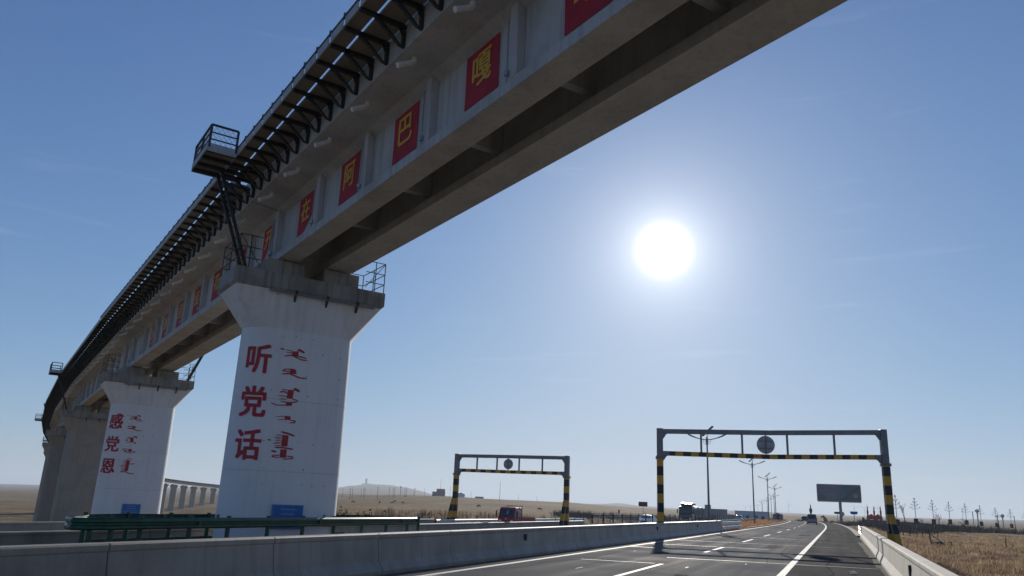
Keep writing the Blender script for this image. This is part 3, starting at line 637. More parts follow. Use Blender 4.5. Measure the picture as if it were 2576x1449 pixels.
def span_meshes():
    S = {}; h = SPAN / 2 - 0.05
    left = [(0.5, 0), (1.1, 0), (1.1, 0.22), (0.9, 0.42), (0.9, 1.6), (1.12, 1.74), (1.9, 1.8), (1.9, 2.02), (0.015, 2.02), (0.015, 1.8), (0.48, 1.76), (0.7, 1.6), (0.7, 0.42), (0.5, 0.22)]
    S['beam_l'] = MB().prism(left, 0, -h, h).mesh('girder', 'girder', bevel=0.01)
    S['beam_r'] = MB().prism([(-(y + (0.08 if y == 1.1 else (-0.14 if y == 0.5 else 0))), z) for y, z in reversed(left)], 0, -h, h).mesh('girder', 'girder')
    # pale painted outer web, a skin a few millimetres proud
    S['web'] = MB().prism([(0.898, 0.424), (0.904, 0.424), (0.904, 1.58), (0.898, 1.58)], 0, -h + 0.02, h - 0.02).mesh('painted_web', 'girder_light')
    S['flange'] = MB().prism([(1.098, 0.0), (1.104, 0.0), (1.104, 0.222), (0.906, 0.424), (0.9, 0.42), (1.098, 0.218)], 0, -h + 0.02, h - 0.02).mesh('painted_flange', 'girder_light')
    S['rib'] = MB().prism([(0.905, 0.41), (1.075, 0.25), (1.085, 1.7), (0.905, 1.62)], 0, -0.11, 0.11).mesh('stiffener_rib', 'girder_light', bevel=0.012)
    S['rib_r'] = MB().prism([(-0.905, 0.41), (-1.075, 0.25), (-1.085, 1.7), (-0.905, 1.62)], 0, -0.11, 0.11).mesh('stiffener_rib', 'girder')
    S['conduit'] = MB().tube([(0.13, 1.1, 0.18), (0.13, 1.1, 1.45)], 0.014, 6).lathe([(0.0, 0.0), (0.05, 0.03), (0.055, 0.12), (0.0, 0.16)], 8, (0.13, 1.1, 0.3)).mesh('conduit', 'steel_grey')
    S['dia'] = MB().bounds((-0.09, -0.698, 0.52), (0.09, 0.698, 1.66)).mesh('diaphragm', 'girder')
    S['wall_l'] = MB().bounds((-h, 1.785, 2.018), (h, 1.897, 2.62)).mesh('ballast_wall', 'girder')
    S['wall_r'] = MB().bounds((-h, -1.897, 2.018), (h, -1.785, 2.62)).mesh('ballast_wall', 'girder')
    S['ballast'] = MB().bounds((-h, -1.78, 2.025), (h, 1.78, 2.45)).mesh('ballast_bed', 'wall_brown')
    def bracket(b, x=0.0, s=1):
        w = 0.036
        b.prism([(1.9 * s, 1.83), (1.97 * s, 1.83), (1.97 * s, 2.2), (1.9 * s, 2.2)], 0, x - w, x + w)
        b.prism([(1.9 * s, 2.24), (2.87 * s, 2.26), (2.87 * s, 2.335), (1.9 * s, 2.335)], 0, x - w, x + w)
        b.prism([(1.972 * s, 1.84), (2.02 * s, 1.84), (2.56 * s, 2.238), (2.42 * s, 2.238)], 0, x - w * 0.95, x + w * 0.95)
        b.prism([(1.972 * s, 2.08), (2.06 * s, 2.238), (1.972 * s, 2.238)], 0, x - 0.012, x + 0.012)
        b.bounds((x - w, 2.46 * s, 2.2), (x + w, 2.55 * s, 2.337))
        return b
    S['bracket'] = bracket(MB()).mesh('bracket', 'steel_dark')
    S['plank_in'] = MB().bounds((-0.365, 1.94, 2.345), (0.365, 2.47, 2.4)).mesh('walkway_plank', 'plank')
    S['plank_out'] = MB().bounds((-0.365, 2.54, 2.345), (0.365, 2.86, 2.4)).mesh('walkway_plank', 'plank')
    S['fascia'] = MB().bounds((-0.31, 2.875, 2.3), (0.31, 2.9, 2.5)).mesh('fascia_board', 'fascia')
    er = MB().bounds((-h, 2.87, 2.512), (h, 2.91, 2.56))
    for i in range(33): er.bounds((-12.0 + i * 0.75 - 0.03, 2.87, 2.565), (-12.0 + i * 0.75 + 0.03, 2.91, 2.62))
    S['edge'] = er.mesh('edge_angle', 'steel_dark')
    S['pipe'] = MB().tube([(0, 1.62, 1.84), (0, 1.62, 1.71), (0, 1.66, 1.65), (0, 1.97, 1.48)], 0.058, 10).mesh('drain_pipe', 'pvc', smooth=0.7)
    for s, nm in ((1, 'walk_l'), (-1, 'walk_r')):
        b = MB()
        for i in range(33):
            x = -12.0 + i * 0.75; bracket(b, x, s)
            b.bounds((x - 0.365, 1.94 * s, 2.345), (x + 0.365, 2.47 * s, 2.4)); b.bounds((x - 0.365, 2.54 * s, 2.345), (x + 0.365, 2.86 * s, 2.4))
        S[nm] = b.mesh('bracket_row', 'steel_dark')
        S[nm + '_f'] = MB().bounds((-h, 2.875 * s, 2.3), (h, 2.9 * s, 2.5)).mesh('fascia_board', 'fascia')
    # platform beside the pier
    p = MB(); x0, x1 = 10.45, 12.2
    for x in (10.5, 11.07, 11.63, 12.15): p.bounds((x - 0.05, 2.3, 2.24), (x + 0.05, 3.66, 2.338))
    S['plat_arm'] = p.mesh('platform_arms', 'steel_dark')
    p = MB()
    for y in (2.93, 3.18, 3.43): p.bounds((x0, y, 2.345), (x1, y + 0.23, 2.395))
    S['plat_floor'] = p.mesh('platform_floor', 'plank')
    p = MB().bounds((x0 - 0.025, 2.91, 2.24), (x0, 3.68, 2.47)).bounds((x0, 3.66, 2.30), (x1, 3.685, 2.47)).bounds((x1, 2.91, 2.24), (x1 + 0.025, 3.68, 2.47))
    S['plat_fascia'] = p.mesh('platform_fascia', 'fascia')
    p = MB()
    for (x, y) in ((x0, 3.64), (x1, 3.64), (x0, 2.93), (x1, 2.93), ((x0 + x1) / 2, 3.64)): p.bar((x, y, 2.35), (x, y, 3.02), 0.055)
    for z in (3.02, 2.8, 2.6):
        w = 0.05 if z > 3.0 else 0.03
        p.bar((x0, 2.93, z), (x0, 3.64, z), w); p.bar((x1, 2.93, z), (x1, 3.64, z), w); p.bar((x0, 3.64, z), (x1, 3.64, z), w)
    S['plat_rail'] = p.mesh('platform_railing', 'steel_dark')
    p = MB()
    def net(a, c):
        a, c = Vector(a), Vector(c); L = (c - a).length; H = 0.62; st = 0.14; n = int((L + H) / st)
        for i in range(n):
            o = i * st
            for m in (0, 1):
                t0 = max(0.0, o - H); t1 = min(L, o); q0, q1 = t0, t1; z0, z1 = o - t0, o - t1
                if m: q0, q1 = L - t0, L - t1
                if t1 > t0: p.bar(a + (c - a) * (q0 / L) + Vector((0, 0, min(H, z0))), a + (c - a) * (q1 / L) + Vector((0, 0, max(0, z1))), 0.007)
    net((x0, 2.93, 2.38), (x0, 3.64, 2.38)); net((x0, 3.64, 2.38), (x1, 3.64, 2.38)); net((x1, 3.64, 2.38), (x1, 2.93, 2.38))
    S['plat_net'] = p.mesh('railing_mesh', 'steel_grey', fix=False)
    return S
SM = span_meshes()
SPAN_LABELS = ['viaduct span overhead nearest the camera with red banners along its web', 'second viaduct span, running between the two white lettered piers', 'third viaduct span, between the second white pier and the first bare pier', 'fourth viaduct span, curving away at the left', 'fifth viaduct span, far end of the near curve at the left']
def make_span(i):
    sa = S1 + (i - 1) * SPAN; sb = sa + SPAN
    ca, _, _ = via(sa); cb, _, _ = via(sb)
    A = Vector((ca.x, ca.y, cap_z(sa) + 0.45)); B = Vector((cb.x, cb.y, cap_z(sb) + 0.45))
    X = (B - A).normalized(); Y = Vector((-X.y, X.x, 0)).normalized(); Z = X.cross(Y); c = (A + B) / 2
    # Y must point to the camera's left side of the bridge
    if Y.dot(Vector((via((sa + sb) / 2)[2].x, via((sa + sb) / 2)[2].y, 0))) < 0: Y = -Y; Z = -Z
    mw = Matrix(((X.x * KV, Y.x * KV, Z.x * KV, c.x * KV), (X.y * KV, Y.y * KV, Z.y * KV, c.y * KV), (X.z * KV, Y.z * KV, Z.z * KV, up_z(c.z)), (0, 0, 0, 1)))
    far = i > 4
    lab = SPAN_LABELS[i] if not far else (('span of the distant viaduct, %s from its right-hand visible end' % ORD[max(0, 26 - i)]) if sa > 425 else 'viaduct span hidden behind the near piers')
    t = tag(link('viaduct_span', None, mw=mw), lab, 'bridge', 'viaduct spans')
    for k in ('beam_l', 'beam_r', 'web', 'flange', 'wall_l', 'wall_r', 'ballast'): link(SM[k].name.split('.')[0], SM[k], t)
    for r in range(-4, 5):
        x = r * 3.07 - (0.36 if abs(r) < 4 else 0.0) - (0.0 if abs(r) < 4 else 0.06 * (1 if r > 0 else -1))
        if i <= 2:
            rb = link('stiffener_rib', SM['rib'], t, (x, 0, 0)); link('diaphragm', SM['dia'], t, (x, 0, 0))
            if i <= 1: link('conduit', SM['conduit'], rb)
        elif i <= 4: link('stiffener_rib', SM['rib'], t, (x, 0, 0))
        else: link('stiffener_rib', SM['rib_r'], t, (x, 0, 0))
    o = tag(link('bracket_row', SM['walk_r'], t), kind='stuff'); link('fascia_board', SM['walk_r_f'], t)
    if i <= 1:
        for j in range(33):
            x = -12.0 + j * 0.75
            link('bracket', SM['bracket'], t, (x, 0, 0)); link('walkway_plank', SM['plank_in'], t, (x + 0.375, 0, 0)) if j < 32 else None
            if j < 32:
                link('walkway_plank', SM['plank_out'], t, (x + 0.375, 0, 0)); link('fascia_board', SM['fascia'], t, (x + 0.375, 0, 0))
        link('edge_angle', SM['edge'], t)
    else:
        tag(link('bracket_row', SM['walk_l'], t), kind='stuff'); link('fascia_board', SM['walk_l_f'], t)
    if i <= 3:
        for j in range(11):
            link('drain_pipe', SM['pipe'], t, (-10.85 + j * 2.2, 0, 0))
    if i in (0, 2, 4, 6):
        pl = link('refuge_platform', SM['plat_floor'], t)
        for k in ('plat_arm', 'plat_fascia', 'plat_rail') + (('plat_net',) if i <= 1 else ()): link(SM[k].name.split('.')[0], SM[k], pl)
    return t, mw
SPANS = [make_span(i) for i in range(0, 27)]

# banners hung on the web of the first two spans
def banner_mesh(w, z0, z1, corner=None):
    """cloth panel in span coordinates, slightly wavy"""
    b = MB(); nx, nz = 8, 8
    for i in range(nx + 1):
        for j in range(nz + 1):
            fx, fz = i / nx, j / nz
            x = (fx - 0.5) * w; z = z0 + (z1 - z0) * fz
            if corner: z, x = corner(x, z, fx, fz)
            b.v.append((x, 0.916 + 0.006 * math.sin(fx * 9 + fz * 4) * (1 - fz), z))
    for i in range(nx):
        for j in range(nz): b.f.append((i * (nz + 1) + j, (i + 1) * (nz + 1) + j, (i + 1) * (nz + 1) + j + 1, i * (nz + 1) + j + 1))
    return b
def sag(x, z, fx, fz):     # lower corners folded away: bottom edge rises to the right in the picture
    return (z if fz > 0.55 else z + (0.55 - fz) * 0.75 * max(0, 0.55 - fx) / 0.55, x)
def torn(x, z, fx, fz):    # a torn panel reduced to a triangle
    return (z + (1 - fz) * (1 - fx) * 0.05 + (1 - fz) * max(0.0, 0.8 - fx) * 0.95, x)
def banner(span, xl, ch, label, corner=None):
    t, mw = SPANS[span]
    w = 1.16
    me = banner_mesh(w, 0.455, 1.575, corner).mesh('banner', 'cloth_red', fix=False)
    o = tag(link('banner', me, mw=mw @ Matrix.Translation((xl, 0, 0))), label, 'banner', 'red banners on the viaduct')
    V, F = glyph(ch, 0.022, 1)
    if V:
        b = MB(); gw, gh = 0.66, 0.68
        pts = []
        for (a, c, ly) in V:
            x = gw / 2 - a * gw; z = 0.78 + c * gh
            if corner is torn: z = 0.78 + (z - 0.78) * 0.9 + 0.06
            pts.append((x, 0.927 + ly * 0.0006, z))
        b.add(pts, F); link('lettering', b.mesh('lettering', 'letter_yellow', fix=False), o)
near_x = lambda s: s - (S1 - SPAN / 2)
for s, ch, lb, cn in ((20.2, '在', 'red banner with sagging lower corner, first right of the nearest pier', sag), (17.15, '阿', 'red banner, second to the right of the nearest pier', None), (14.1, '巴', 'red banner, third to the right of the nearest pier', None), (11.0, '嘎', 'red banner, fourth to the right of the nearest pier', None), (7.95, '草', 'red banner cut off by the top edge of the picture', None)):
    banner(0, near_x(s), ch, lb, cn)
far_x = lambda s: s - (S1 + SPAN / 2)
for k, (s, ch) in enumerate(((23.5, '开'), (26.6, '盛'), (29.7, '花'), (32.75, '结'), (35.8, '团'), (38.85, '族'), (41.9, '民'))):
    banner(1, far_x(s), ch, 'torn triangular red banner just left of the girder joint over the nearest pier' if k == 0 else 'red banner on the second span, %s to the left of the nearest pier' % ORD[k - 1], torn if k == 0 else None)

# piers
WRAP_TOP = 6.4
PA, PB = 0.88, 0.75                     # straight half length, end radius
def stadium(a, b, z, n=12):
    r = []
    for k in range(n + 1):
        t = -math.pi / 2 + math.pi * k / n; r.append((b * math.sin(t), a + b * math.cos(t), z))
    for k in range(n + 1):
        t = -math.pi / 2 + math.pi * k / n; r.append((-b * math.sin(t), -a - b * math.cos(t), z))
    return r
def rect_ring(a, A, B, z, n=12):
    r = []
    for s in (1, -1):
        for k in range(n + 1):
            t = -math.pi / 2 + math.pi * k / n
            if abs(t) <= math.pi / 4 + 1e-6: q = (B * math.tan(t), A)
            else: q = (B * (1 if t > 0 else -1), a + (A - a) * abs(math.cos(t) / math.sin(t)))
            r.append((q[0] * s, q[1] * s, z))
    return r
def pier_parts(H, white, i=0):
    """heights measured from the ground; H = top of cap"""
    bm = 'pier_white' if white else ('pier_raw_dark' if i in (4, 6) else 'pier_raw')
    nk = H - 1.58
    body = MB().loft([stadium(PA, PB + 0.055, -1.5), stadium(PA, PB, nk)]).mesh('pier_body', bm, smooth=0.5)
    head = MB().loft([stadium(PA, PB, nk), rect_ring(PA, 2.2, 0.86, H - 0.5)]).mesh('pier_head', 'pier_head' if white else bm, smooth=0.25)
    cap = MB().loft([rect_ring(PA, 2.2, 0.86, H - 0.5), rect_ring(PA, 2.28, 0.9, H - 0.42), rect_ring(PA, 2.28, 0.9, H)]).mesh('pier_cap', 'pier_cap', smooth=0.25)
    return body, head, cap
def wrap(w, z, off=0.008):
    """(arc position, height) -> point just proud of the face that looks towards the camera"""
    s = 1 if w >= 0 else -1; a = abs(w)
    B = PB + 0.055 * (1 - (z + 1.5) / (WRAP_TOP + 1.5)) + off      # the body widens towards its foot
    if a <= PA: return (-B, w, z)
    ph = (a - PA) / PB
    return (-B * math.cos(ph), s * (PA + B * math.sin(ph)), z)
WORDS1 = [('s', [(0.722, 5.661), (0.664, 5.658), (0.61, 5.65)], 0.044), ('p', [(0.368, 5.627), (0.196, 5.651), (0.178, 5.494), (0.364, 5.482)]), ('s', [(0.228, 5.694), (0.132, 5.681), (0.013, 5.629)], 0.066), ('s', [(0.57, 5.651), (0.342, 5.63)], 0.025), ('s', [(0.554, 5.579), (0.336, 5.578)], 0.025), ('s', [(0.6, 5.457), (0.381, 5.514), (0.103, 5.425), (-0.102, 5.413)], 0.036), ('s', [(0.206, 5.503), (0.071, 5.503), (-0.076, 5.47)], 0.036), ('s', [(0.229, 5.124), (0.491, 5.103), (0.603, 5.05), (0.431, 5.035), (0.375, 5.058)], 0.03), ('p', [(0.374, 5.113), (0.2, 5.109), (0.186, 4.988), (0.377, 4.982)]), ('s', [(0.604, 4.946), (0.398, 4.987), (0.068, 4.897), (-0.141, 4.902)], 0.039), ('p', [(0.37, 4.524), (0.199, 4.536), (0.21, 4.29), (0.387, 4.276)]), ('p', [(0.38, 4.169), (0.203, 4.188), (0.213, 4.089), (0.395, 4.079)]), ('s', [(0.216, 4.568), (0.135, 4.556), (0.029, 4.511)], 0.072), ('s', [(0.566, 4.528), (0.341, 4.507)], 0.025), ('s', [(0.607, 4.434), (0.48, 4.466), (0.358, 4.423)], 0.039), ('s', [(0.633, 4.334), (0.373, 4.336)], 0.025), ('s', [(0.593, 4.254), (0.377, 4.257)], 0.025), ('s', [(0.564, 4.188), (0.301, 4.172), (0.082, 4.21), (0.061, 4.259), (0.236, 4.287)], 0.03), ('s', [(0.813, 4.12), (0.653, 4.07), (0.24, 4.097)], 0.03), ('s', [(0.639, 3.749), (0.231, 3.802)], 0.019), ('p', [(0.372, 3.776), (0.209, 3.791), (0.205, 3.69), (0.379, 3.687)]), ('s', [(0.583, 3.664), (0.35, 3.702)], 0.022), ('s', [(0.213, 3.69), (0.064, 3.678), (0.075, 3.631), (0.235, 3.612)], 0.03), ('s', [(0.431, 3.351), (0.252, 3.321), (0.031, 3.263)], 0.05), ('s', [(0.784, 3.117), (0.686, 3.1)], 0.036), ('p', [(0.376, 3.273), (0.206, 3.262), (0.209, 2.962), (0.384, 2.957)]), ('p', [(0.392, 2.874), (0.213, 2.887), (0.211, 2.652), (0.39, 2.653)]), ('s', [(0.579, 3.259), (0.361, 3.257)], 0.022), ('s', [(0.616, 3.187), (0.381, 3.21)], 0.022), ('s', [(0.577, 3.14), (0.383, 3.165)], 0.022), ('s', [(0.584, 3.09), (0.382, 3.116)], 0.022), ('s', [(0.621, 3.018), (0.381, 3.061)], 0.03), ('s', [(0.567, 2.953), (0.38, 2.992)], 0.022), ('s', [(0.563, 2.919), (0.372, 2.925), (0.178, 2.914), (0.026, 2.902)], 0.039), ('s', [(0.652, 2.819), (0.492, 2.801)], 0.05), ('s', [(0.385, 2.714), (0.562, 2.708), (0.618, 2.67), (0.389, 2.645)], 0.028), ('s', [(0.21, 2.706), (0.022, 2.693), (0.012, 2.652), (0.321, 2.608)], 0.03)]
WORDS2 = [('s', [(0.844, 5.408), (0.749, 5.4)], 0.04), ('p', [(0.496, 5.39), (0.333, 5.4), (0.333, 5.265), (0.493, 5.258)]), ('s', [(0.335, 5.45), (0.255, 5.441), (0.174, 5.392)], 0.067), ('s', [(0.696, 5.394), (0.494, 5.376)], 0.027), ('s', [(0.678, 5.339), (0.485, 5.324)], 0.027), ('s', [(0.721, 5.218), (0.488, 5.259), (0.266, 5.175), (0.035, 5.173)], 0.04), ('s', [(0.333, 5.265), (0.215, 5.264), (0.133, 5.243)], 0.037), ('s', [(0.349, 4.865), (0.634, 4.863), (0.741, 4.82), (0.572, 4.801)], 0.033), ('p', [(0.508, 4.852), (0.335, 4.861), (0.343, 4.748), (0.511, 4.74)]), ('s', [(0.734, 4.715), (0.51, 4.734), (0.209, 4.64), (0.009, 4.665)], 0.044), ('p', [(0.514, 4.268), (0.347, 4.275), (0.333, 4.019), (0.488, 4.021)]), ('s', [(0.355, 4.322), (0.263, 4.315), (0.164, 4.267)], 0.08), ('s', [(0.683, 4.276), (0.489, 4.27)], 0.027), ('s', [(0.673, 4.211), (0.505, 4.207)], 0.027), ('s', [(0.734, 4.113), (0.606, 4.117)], 0.067), ('s', [(0.689, 3.989), (0.476, 4.022)], 0.03), ('s', [(0.348, 4.031), (0.181, 3.994), (0.27, 3.949)], 0.037), ('s', [(0.549, 3.67), (0.714, 3.661), (0.82, 3.607), (0.637, 3.581), (0.526, 3.605)], 0.027), ('p', [(0.509, 3.661), (0.356, 3.672), (0.339, 3.514), (0.511, 3.51)]), ('s', [(0.519, 3.565), (0.73, 3.523), (0.571, 3.487), (0.387, 3.456), (0.172, 3.487), (0.163, 3.542), (0.339, 3.563)], 0.03), ('p', [(0.52, 3.081), (0.341, 3.084), (0.366, 2.511), (0.532, 2.515)]), ('s', [(0.561, 3.097), (0.432, 3.174), (0.264, 3.135), (0.263, 3.08)], 0.03), ('s', [(0.679, 3.044), (0.523, 3.053)], 0.023), ('s', [(0.683, 2.984), (0.524, 2.993)], 0.023), ('s', [(0.685, 2.918), (0.524, 2.933)], 0.023), ('s', [(0.7, 2.852), (0.524, 2.868)], 0.023), ('s', [(0.799, 2.757), (0.712, 2.77), (0.533, 2.797)], 0.04), ('s', [(0.699, 2.69), (0.527, 2.727)], 0.023), ('s', [(0.709, 2.624), (0.522, 2.662)], 0.023), ('s', [(0.717, 2.565), (0.527, 2.597)], 0.023), ('s', [(0.722, 2.516), (0.523, 2.537)], 0.023), ('s', [(0.345, 2.901), (0.222, 2.897), (0.092, 2.927)], 0.04), ('s', [(0.751, 2.46), (0.515, 2.489), (0.245, 2.395), (0.038, 2.412)], 0.047)]
def stroke_poly(pts, wd):
    L, Rr = [], []
    n = len(pts)
    for i, p in enumerate(pts):
        a = Vector(pts[max(0, i - 1)]); b = Vector(pts[min(n - 1, i + 1)]); t = (b - a).normalized(); m = Vector((-t.y, t.x))
        k = wd / 2 * (0.45 if i in (0, n - 1) else 1.0)
        L.append(Vector(p) + m * k); Rr.append(Vector(p) - m * k)
    return L, Rr
def refine(p, q, n): return [(p[0] + (q[0] - p[0]) * i / n, p[1] + (q[1] - p[1]) * i / n) for i in range(n)]
def lettering(words, chars, dz, parent, counts):
    b = MB(); ends = [sum(counts[:k + 1]) for k in range(len(counts))]
    for n_it, it in enumerate(words):
        if it[0] == 'p':
            b.add([wrap(w, z - dz) for w, z in it[1]], [tuple(range(len(it[1])))])
        else:
            pts = []
            for p, q in zip(it[1], it[1][1:]): pts += refine(p, q, 3)
            pts.append(it[1][-1])
            L, Rr = stroke_poly(pts, it[2]); n = len(L)
            b.add([wrap(p.x, p.y - dz, 0.0085 + 0.0004 * (n_it % 5)) for p in L] + [wrap(p.x, p.y - dz, 0.0085 + 0.0004 * (n_it % 5)) for p in Rr], [(i, i + 1, n + i + 1, n + i) for i in range(n - 1)])
        if n_it + 1 in ends or n_it == len(words) - 1:
            link('mongolian_word', b.mesh('mongolian_word', 'letter_red', fix=False), parent); b = MB()
    for ch, w0, w1, z0, z1 in chars:
        V, F = glyph(ch, 0.03)
        c = MB().add([wrap(w0 + (w1 - w0) * x, z0 + (z1 - z0) * y - dz, 0.009 + ly * 0.0008) for x, y, ly in V], F)
        link('character', c.mesh('character', 'letter_red', fix=False), parent)
def pier(i):
    global WRAP_TOP
    s = S1 + (i - 1) * SPAN; c, T, Lf = via(s); ct = cap_z(s)
    base_w = min(gz(c.x * KV, c.y * KV) - 0.05, -0.1); base_z = dn_z(base_w)
    H = ct - base_z; WRAP_TOP = H - 1.58; white = i in (1, 2)
    t = thing('bridge_pier', {0: 'viaduct pier out of sight on the right of the camera', 1: 'nearest white pier with red painted characters and a blue plate', 2: 'smaller white pier with red characters, left of the nearest one', 3: 'bare brown concrete pier just left of the second white pier', 4: 'bare concrete pier, second left of the white piers', 5: 'bare concrete pier, leftmost of the near curve'}.get(i, ('slender pier of the distant viaduct, %s from its right-hand visible end' % ORD[max(0, 27 - i)]) if s > 425 else 'viaduct pier hidden behind the nearer piers'), 'bridge pier', (c.x * KV, c.y * KV, base_w), math.atan2(T.y, T.x), 'viaduct piers')
    t.scale = (KV, KV, KV)
    # local +X along the bridge away from the camera, local +Y on the camera's left
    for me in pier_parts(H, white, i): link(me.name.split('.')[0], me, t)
    for sg in (1, -1):
        link('bearing_stone', MB().bounds((-0.8, 0.3 * sg, H - 0.002), (0.8, 1.42 * sg, H + 0.42)).mesh('bearing_stone', 'pier_cap', bevel=0.015), t)
        link('bearing', MB().bounds((-0.5, 0.55 * sg, H + 0.42), (0.5, 1.05 * sg, H + 0.448)).mesh('bearing', 'steel_dark'), t)
    if i in (1, 2, 3, 4):
        b = MB().tube([(-0.96, 1.3, H - 0.56), (-0.96, -1.95, H - 0.56)], 0.02, 8).bar((-0.94, 1.25, H - 0.5), (-0.94, -1.9, H - 0.5), 0.045, 0.035).bar((-0.92, -1.9, H - 0.5), (-0.3, -2.1, H - 0.54), 0.05)
        link('inspection_rail', b.mesh('inspection_rail', 'gantry_grey'), t)
        for y in (0.5, -0.45, -1.4):
            b = MB().bar((-0.80, y, H - 0.74), (-1.0, y + 0.02, H - 0.46), 0.06, 0.08)
            a = link('rail_bracket', b.mesh('rail_bracket', 'steel_dark'), t)
        link('hanging_rod', MB().tube([(-0.95, 1.02, H + 0.5), (-0.96, 1.05, H - 0.66)], 0.016, 6).mesh('hanging_rod', 'steel_grey'), t)
        for sg in (1, -1):
            b = MB(); y0, y1 = 1.62 * sg, 2.24 * sg; zt = H + 0.95
            cs = [(-0.84, y0), (-0.84, y1), (0.84, y1), (0.84, y0)]
            for q in cs[1:3] + [(-0.84, (y0 + y1) / 2), (0.0, y1)]: b.bar((q[0], q[1], H - 0.02), (q[0], q[1], zt), 0.022)
            for z in (zt, H + 0.6, H + 0.28):
                for q, r in zip(cs, cs[1:]): b.bar((q[0], q[1], z), (r[0], r[1], z), 0.02)
            b.bar((-0.84, y1, zt), (-0.84, y0, H + 0.1), 0.016)
            link('cap_railing', b.mesh('cap_railing', 'steel_dark'), t)
        sg = -1 if i == 2 else 1
        b = MB(); x = -0.7
        p0, p1 = Vector((x, 1.95 * sg, H - 0.02)), Vector((x, 3.0 * sg, H + 2.7)); off = Vector((0.42, 0, 0))
        b.bar(p0, p1, 0.05, 0.09); b.bar(p0 + off, p1 + off, 0.05, 0.09)
        for k in range(1, 9): q = p0.lerp(p1, k / 9); b.bar(q, q + off, 0.022)
        link('ladder', b.mesh('ladder', 'steel_dark'), t)
    if white:
        dots = MB()
        rnd = random.Random(i)
        for zz in (1.9, 2.35, 3.05, 3.7, 4.4, 5.0, 5.6, 6.05):
            for ww in (-1.05, -0.6, -0.2, 0.3, 0.8):
                if rnd.random() < 0.55:
                    w = ww + rnd.uniform(-0.12, 0.12); z = zz + rnd.uniform(-0.08, 0.08); q = rnd.uniform(0.011, 0.02)
                    dots.add([wrap(w + q * math.cos(a), z - base_z + q * math.sin(a), 0.011) for a in [k * math.pi / 3 for k in range(6)]], [tuple(range(6))])
        tag(link('form_holes', dots.mesh('form_holes', 'dark_hole', fix=False), t), kind='stuff')
    # horizontal pour joints
    for zz in (2.35, 4.3):
        if i in (1, 2, 3, 4) and zz < H - 2:
            ring = [wrap(w, zz, 0.004) for w in [k * 0.1 - 1.9 for k in range(39)]]
            ring2 = [(p[0], p[1], p[2] + 0.012) for p in ring]
            n = len(ring); link('pour_joint', MB().add(ring + ring2, [(k, k + 1, n + k + 1, n + k) for k in range(n - 1)]).mesh('pour_joint', bm_joint[white], fix=False), t)
    if i == 1:
        lettering(WORDS1, [('听', 1.635, 0.94, 4.9, 5.74), ('党', 1.645, 0.93, 3.69, 4.56), ('话', 1.635, 0.94, 2.53, 3.38)], base_z, t, (7, 3, 9, 4, 14))
    if i == 2:
        lettering(WORDS2, [('感', 1.72, 0.98, 4.66, 5.49), ('党', 1.74, 0.98, 3.47, 4.3), ('恩', 1.76, 1.0, 2.36, 3.13)], base_z, t, (7, 3, 7, 3, 13))
    return t, base_z
bm_joint = {True: plain('joint_line_pale', (0.5, 0.5, 0.5)), False: plain('joint_line_dark', (0.2, 0.18, 0.15))}
PIERS = [pier(i) for i in range(0, 28)]
# blue plates screwed to the two white piers
for i, (w0, w1, z0, z1), lab in ((1, (0.45, -0.42, 0.78, 1.41), 'blue information plate with pale print on the nearest white pier'), (2, (0.36, -0.53, 0.3, 0.86), 'blue information plate low on the second white pier')):
    s = S1 + (i - 1) * SPAN; c, T, Lf = via(s); t0, bz = PIERS[i]
    o = tag(link('information_plate', MB().bounds((-PB - 0.085, w1, z0 - bz), (-PB - 0.06, w0, z1 - bz)).mesh('information_plate', 'plate_blue', bevel=0.004), None, (c.x * KV, c.y * KV, up_z(bz)), math.atan2(T.y, T.x)), lab, 'sign', 'blue plates on the piers'); o.scale = (KV, KV, KV)
    fr = MB()
    for a, b_ in (((w0, z0), (w1, z0)), ((w1, z0), (w1, z1)), ((w1, z1), (w0, z1)), ((w0, z1), (w0, z0))):
        k = 0.02
        sx = lambda p: (p[0] + (-k if p[0] == w0 else k), p[1] + (k if p[1] == z0 else -k) - bz)
        (ya, za), (yb, zb) = sx(a), sx(b_); fr.bar((-PB - 0.088, ya, za), (-PB - 0.088, yb, zb), 0.008)
    link('border', fr.mesh('border', 'plate_text'), o)
    pr = MB(); rnd = random.Random(4 + i); W = w0 - w1
    for (fz, f0, f1, hh) in ((0.78, 0.28, 0.72, 0.05), (0.58, 0.3, 0.7, 0.05), (0.4, 0.2, 0.8, 0.03), (0.24, 0.08, 0.92, 0.045)):
        f = f0
        while f < f1:
            ww = rnd.uniform(0.02, 0.04); 
            pr.bounds((-PB - 0.0895, w0 - W * f, z0 + (z1 - z0) * fz - bz), (-PB - 0.086, w0 - W * (f + ww), z0 + (z1 - z0) * fz + hh * rnd.uniform(0.7, 1) - bz)); f += ww + 0.012
    link('print', pr.mesh('print', 'plate_text'), o)

